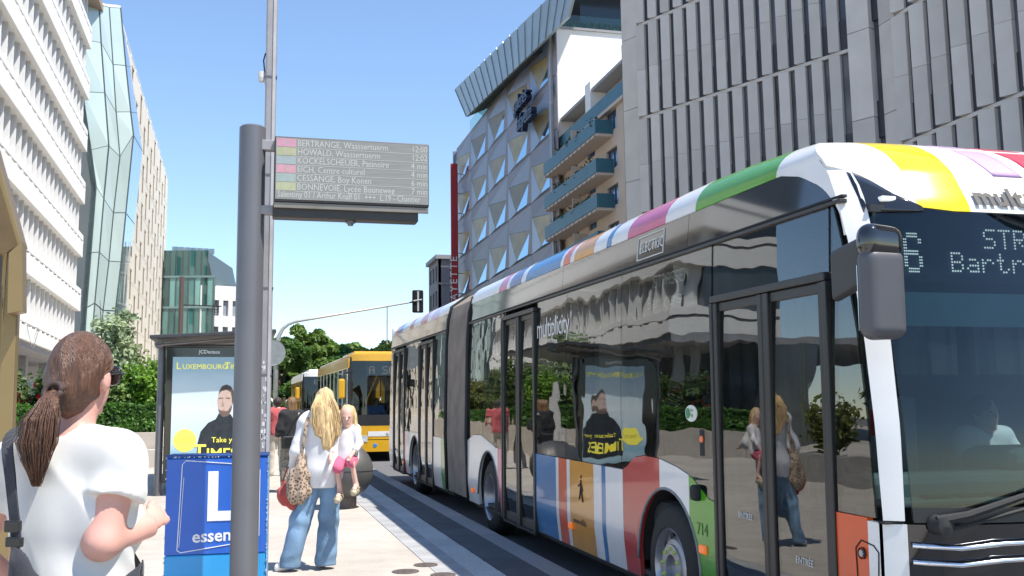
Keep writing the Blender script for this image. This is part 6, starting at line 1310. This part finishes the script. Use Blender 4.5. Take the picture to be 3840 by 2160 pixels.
s.chain([V3(-.20, -.09, 1.06), V3(-.215, -.11, .90), V3(-.235, -.12, .72)], [.04, .085, .105], .03, flat=(.1, 1, 0, .55)); s.chain([V3(-.30, -.08, .82), V3(-.16, -.11, .72)], [.05, .06], .03, flat=(.1, 1, 0, .5))
s.wrinkle(.008, lambda X, Y, Z: np.sin(X*60+Z*5)+.6*np.sin(X*35-Z*20)); s.build("bag_body", m_leo, tb_)
ribbon(MB(), smooth_path([(-.20, -.10, 1.06), (-.175, -.12, 1.22), (-.15, -.09, 1.40), (-.145, 0, 1.465), (-.15, .08, 1.40), (-.2, .05, 1.2), (-.24, -.02, 1.05)]), .03, .005, (1, 0, 0)).build("strap", m_leo, tb_)
rb_ = empty("red_bag", (.765, 10.05, gM), (0, 0, radians(-6)), "small dull red bag under the leopard tote", "bag"); s = SDF((-.55, -.25, .45), (-.12, .2, 1.0), .01); s.chain([V3(-.36, -.02, .80), V3(-.35, -.04, .70), V3(-.29, -.05, .62)], [.03, .075, .06], .03, flat=(.4, 1, 0, .5)); s.wrinkle(.005, lambda X, Y, Z: np.sin(X*70+Z*20)); s.build("bag_body", cloth_m("dull red cloth", (.40, .07, .06), .15), rb_)
MB().tube(smooth_path([(-.38, -.02, .81), (-.33, .02, .95), (-.28, .06, .92), (-.30, -.02, .80)]), .008, 6).build("handle", MATS["dull red cloth"], rb_)
# child
JC = dict(pelvis=(0, 0, .0), belly=(0, 0, .08), chest=(0, 0, .19), neck=(0, 0, .29), head=(0, .01, .385), shL=(-.09, 0, .26), shR=(.09, 0, .26), elL=(-.13, .06, .13), elR=(.14, .05, .13), wrL=(-.09, .15, .04), wrR=(.12, .15, .02),
          hipL=(-.05, .02, -.02), hipR=(.06, .02, -.02), knL=(-.09, .17, -.05), knR=(.05, .15, -.10), anL=(-.12, .13, -.26), anR=(.04, .10, -.32), toeL=(-.12, .21, -.29), toeR=(.04, .19, -.36))
eC, JC, TC, RC = figure("person", (.985, 9.99, gM+1.04), radians(160), "small blonde child in white top and pink trousers held on the woman's hip", JC,
    dict(h=.0095, skin=m_sk2, top=cloth_m("child white cotton", (.80, .77, .78), .03), sleeve=1.55, sg=.012, loose=.012, hem=-.03, ls=.66, hs=.86, fat=.62, ts=.6, wr=.003, hpitch=radians(-10), hyaw=radians(10)))
s = SDF((-.12, -.14, -.36), (.2, .26, .1), .009); s.ell(V3(0, 0, -.02), (.105, .085, .075), .02); s.chain([JC['hipL'], JC['knL']], [.062, .048], .02); s.chain([JC['hipR'], JC['knR']], [.062, .048], .02); s.build("trousers", cloth_m("pink cotton", (.62, .12, .22), .1), eC)
hc = JC['head']; s = SDF(hc-V3(.16, .18, .24), hc+V3(.16, .16, .14), .008); s.ell(hc+V3(0, -.02, .025), (.080, .086, .092), .01); s.ell(hc+V3(0, -.06, -.06), (.078, .05, .10), .04); s.chain([hc+V3(-.065, -.01, .02), hc+V3(-.08, .005, -.10), hc+V3(-.07, 0, -.17)], [.02, .026, .01], .02); s.chain([hc+V3(.065, -.01, .02), hc+V3(.078, .005, -.10), hc+V3(.07, 0, -.15)], [.02, .024, .01], .02)
s.ell(hc+V3(0, .10, -.03), (.058, .075, .085), .015, 'sub'); s.wrinkle(.0025, lambda X, Y, Z: np.sin(X*130+Z*12)+np.sin(X*80-Z*20)); s.build("hair", m_bl, eC)
m_san = M("pale sandal", (.55, .47, .33), .6)
for q in 'LR':
    t, a = JC['toe'+q], JC['an'+q]; d = t-a; mb = MB(); mb.tube([tuple(a+V3(0, -.03, -.045)), tuple(a*.5+t*.5+V3(0, 0, -.04)), tuple(t+V3(0, .02, -.03))], [.028, .03, .03], 8); mb.tube([tuple(t+V3(-.035, -.01, -.02)), tuple(t+V3(0, -.015, .03)), tuple(t+V3(.035, -.01, -.02))], .009, 6); mb.tube([tuple(a+V3(-.035, 0, -.02)), tuple(a+V3(0, .035, .0)), tuple(a+V3(.035, 0, -.02))], .008, 6); mb.build("sandal", m_san, eC, smooth=True)

# --- woman in black further along, man in red, drivers
def simple(loc, rz, label, top, leg, hairc, hair_len=.12, Jx={}, skin=None, h=.014, sleeve=1.9, hem=.86, group=None, bob=True, shoe=None, **kw):
    J = dict(pelvis=(0, 0, .90), belly=(0, 0, 1.04), chest=(0, 0, 1.21), neck=(0, -.01, 1.37), head=(0, .02, 1.505), shL=(-.15, 0, 1.335), shR=(.15, 0, 1.335), elL=(-.22, .0, 1.07), elR=(.22, .02, 1.07), wrL=(-.17, .17, .98), wrR=(.15, .18, .98),
             hipL=(-.085, 0, .86), hipR=(.085, 0, .86), knL=(-.11, .03, .46), knR=(.10, .0, .46), anL=(-.12, .0, .08), anR=(.11, -.03, .08), toeL=(-.15, .14, .03), toeR=(.14, .12, .03)); J.update(Jx)
    e, J, T, R = figure("person", loc, rz, label, J, dict(dict(h=h, skin=skin or m_sk2, top=top, leg=leg, shoe=shoe or M("trainer grey", (.4, .38, .36)), sleeve=sleeve, hem=hem, loose=.02, legw=(.095, .072, .062), wr=.006), **kw))
    hc = J['head']; s = SDF(hc-V3(.16, .18, .2+hair_len), hc+V3(.16, .16, .16), .010); s.ell(hc+V3(0, -.012, .024), (.086, .10, .108), .01)
    if bob: s.ell(hc+V3(0, -.035, -.05-hair_len*.3), (.092, .075, .08+hair_len*.4), .03)
    s.ell(hc+V3(0, .115, -.04), (.066, .085, .12 if bob else .09), .015, 'sub'); s.wrinkle(.003, lambda X, Y, Z: np.sin(X*110+Z*9)+np.sin(X*70-Z*15+2)); s.build("hair", hair_m("hair "+str(hairc), hairc), e); return e, J
m_camo = M("grey patterned cloth", (.22, .20, .17), .9, var=.65, scale=26)
eB, JB = simple((.845, 18.35, gz(18.35)), radians(20), "woman in black jumper and patterned trousers with a black bag, seen from behind", cloth_m("black knit", (.018, .018, .02), .2), m_camo, (.22, .12, .055), .12)
bb = empty("crossbody_bag", (.845, 18.35, gz(18.35)), (0, 0, radians(20)), "black crossbody bag on the woman in the black jumper", "bag"); m_bk = M("black leather", (.015, .015, .016), .35, coat=.2)
MB().box(-.24, .03, -.22, -.12, .74, .96).build("bag_body", m_bk, bb, bevel=.03, seg=3); ribbon(MB(), smooth_path([(-.14, -.17, .95), (-.05, -.155, 1.15), (.08, -.12, 1.33), (.10, -.03, 1.40), (.07, .08, 1.34), (-.08, .14, 1.1), (-.2, .05, .97)]), .025, .005, (1, 0, 0)).build("strap", m_bk, bb)
simple((.735, 22.3, gz(22.3)), radians(10), "man in red shirt and pale trousers, half hidden by the lamp post", cloth_m("red shirt cloth", (.50, .10, .11), .15), cloth_m("pale trousers", (.50, .46, .38), .1), (.05, .035, .025), .0, h=.016, sleeve=.5, hem=.84, bob=False)
seat_J = dict(pelvis=(0, 0, 1.02), belly=(0, .0, 1.14), chest=(0, -.01, 1.32), neck=(0, -.01, 1.48), head=(0, .03, 1.61), shL=(-.16, 0, 1.45), shR=(.16, 0, 1.45), elL=(-.24, .12, 1.22), elR=(.25, .12, 1.22), wrL=(-.16, .38, 1.28), wrR=(.16, .38, 1.28),
              hipL=(-.09, .03, 1.0), hipR=(.09, .03, 1.0), knL=(-.12, .42, .98), knR=(.12, .42, .98), anL=(-.12, .5, .56), anR=(.12, .5, .56), toeL=(-.12, .62, .5), toeR=(.12, .62, .5))
simple((3.11+1.70, 5.92, gz(5.9)-.14), radians(180), "driver in white shirt at the wheel of the articulated bus", cloth_m("driver white shirt", (.62, .68, .72), .05), cloth_m("navy trousers", (.03, .035, .05)), (.12, .10, .09), .0, seat_J, h=.014, sleeve=.6, hem=1.0, bob=False, floor=None)
simple((2.88+.95, 30.35, gz(30)-.12), radians(180), "driver in light blue shirt behind the yellow bus windscreen", cloth_m("driver blue shirt", (.22, .36, .66), .05), cloth_m("navy trousers 2", (.03, .035, .05)), (.2, .15, .1), .0, seat_J, h=.018, sleeve=1.6, hem=1.0, bob=False, floor=None)
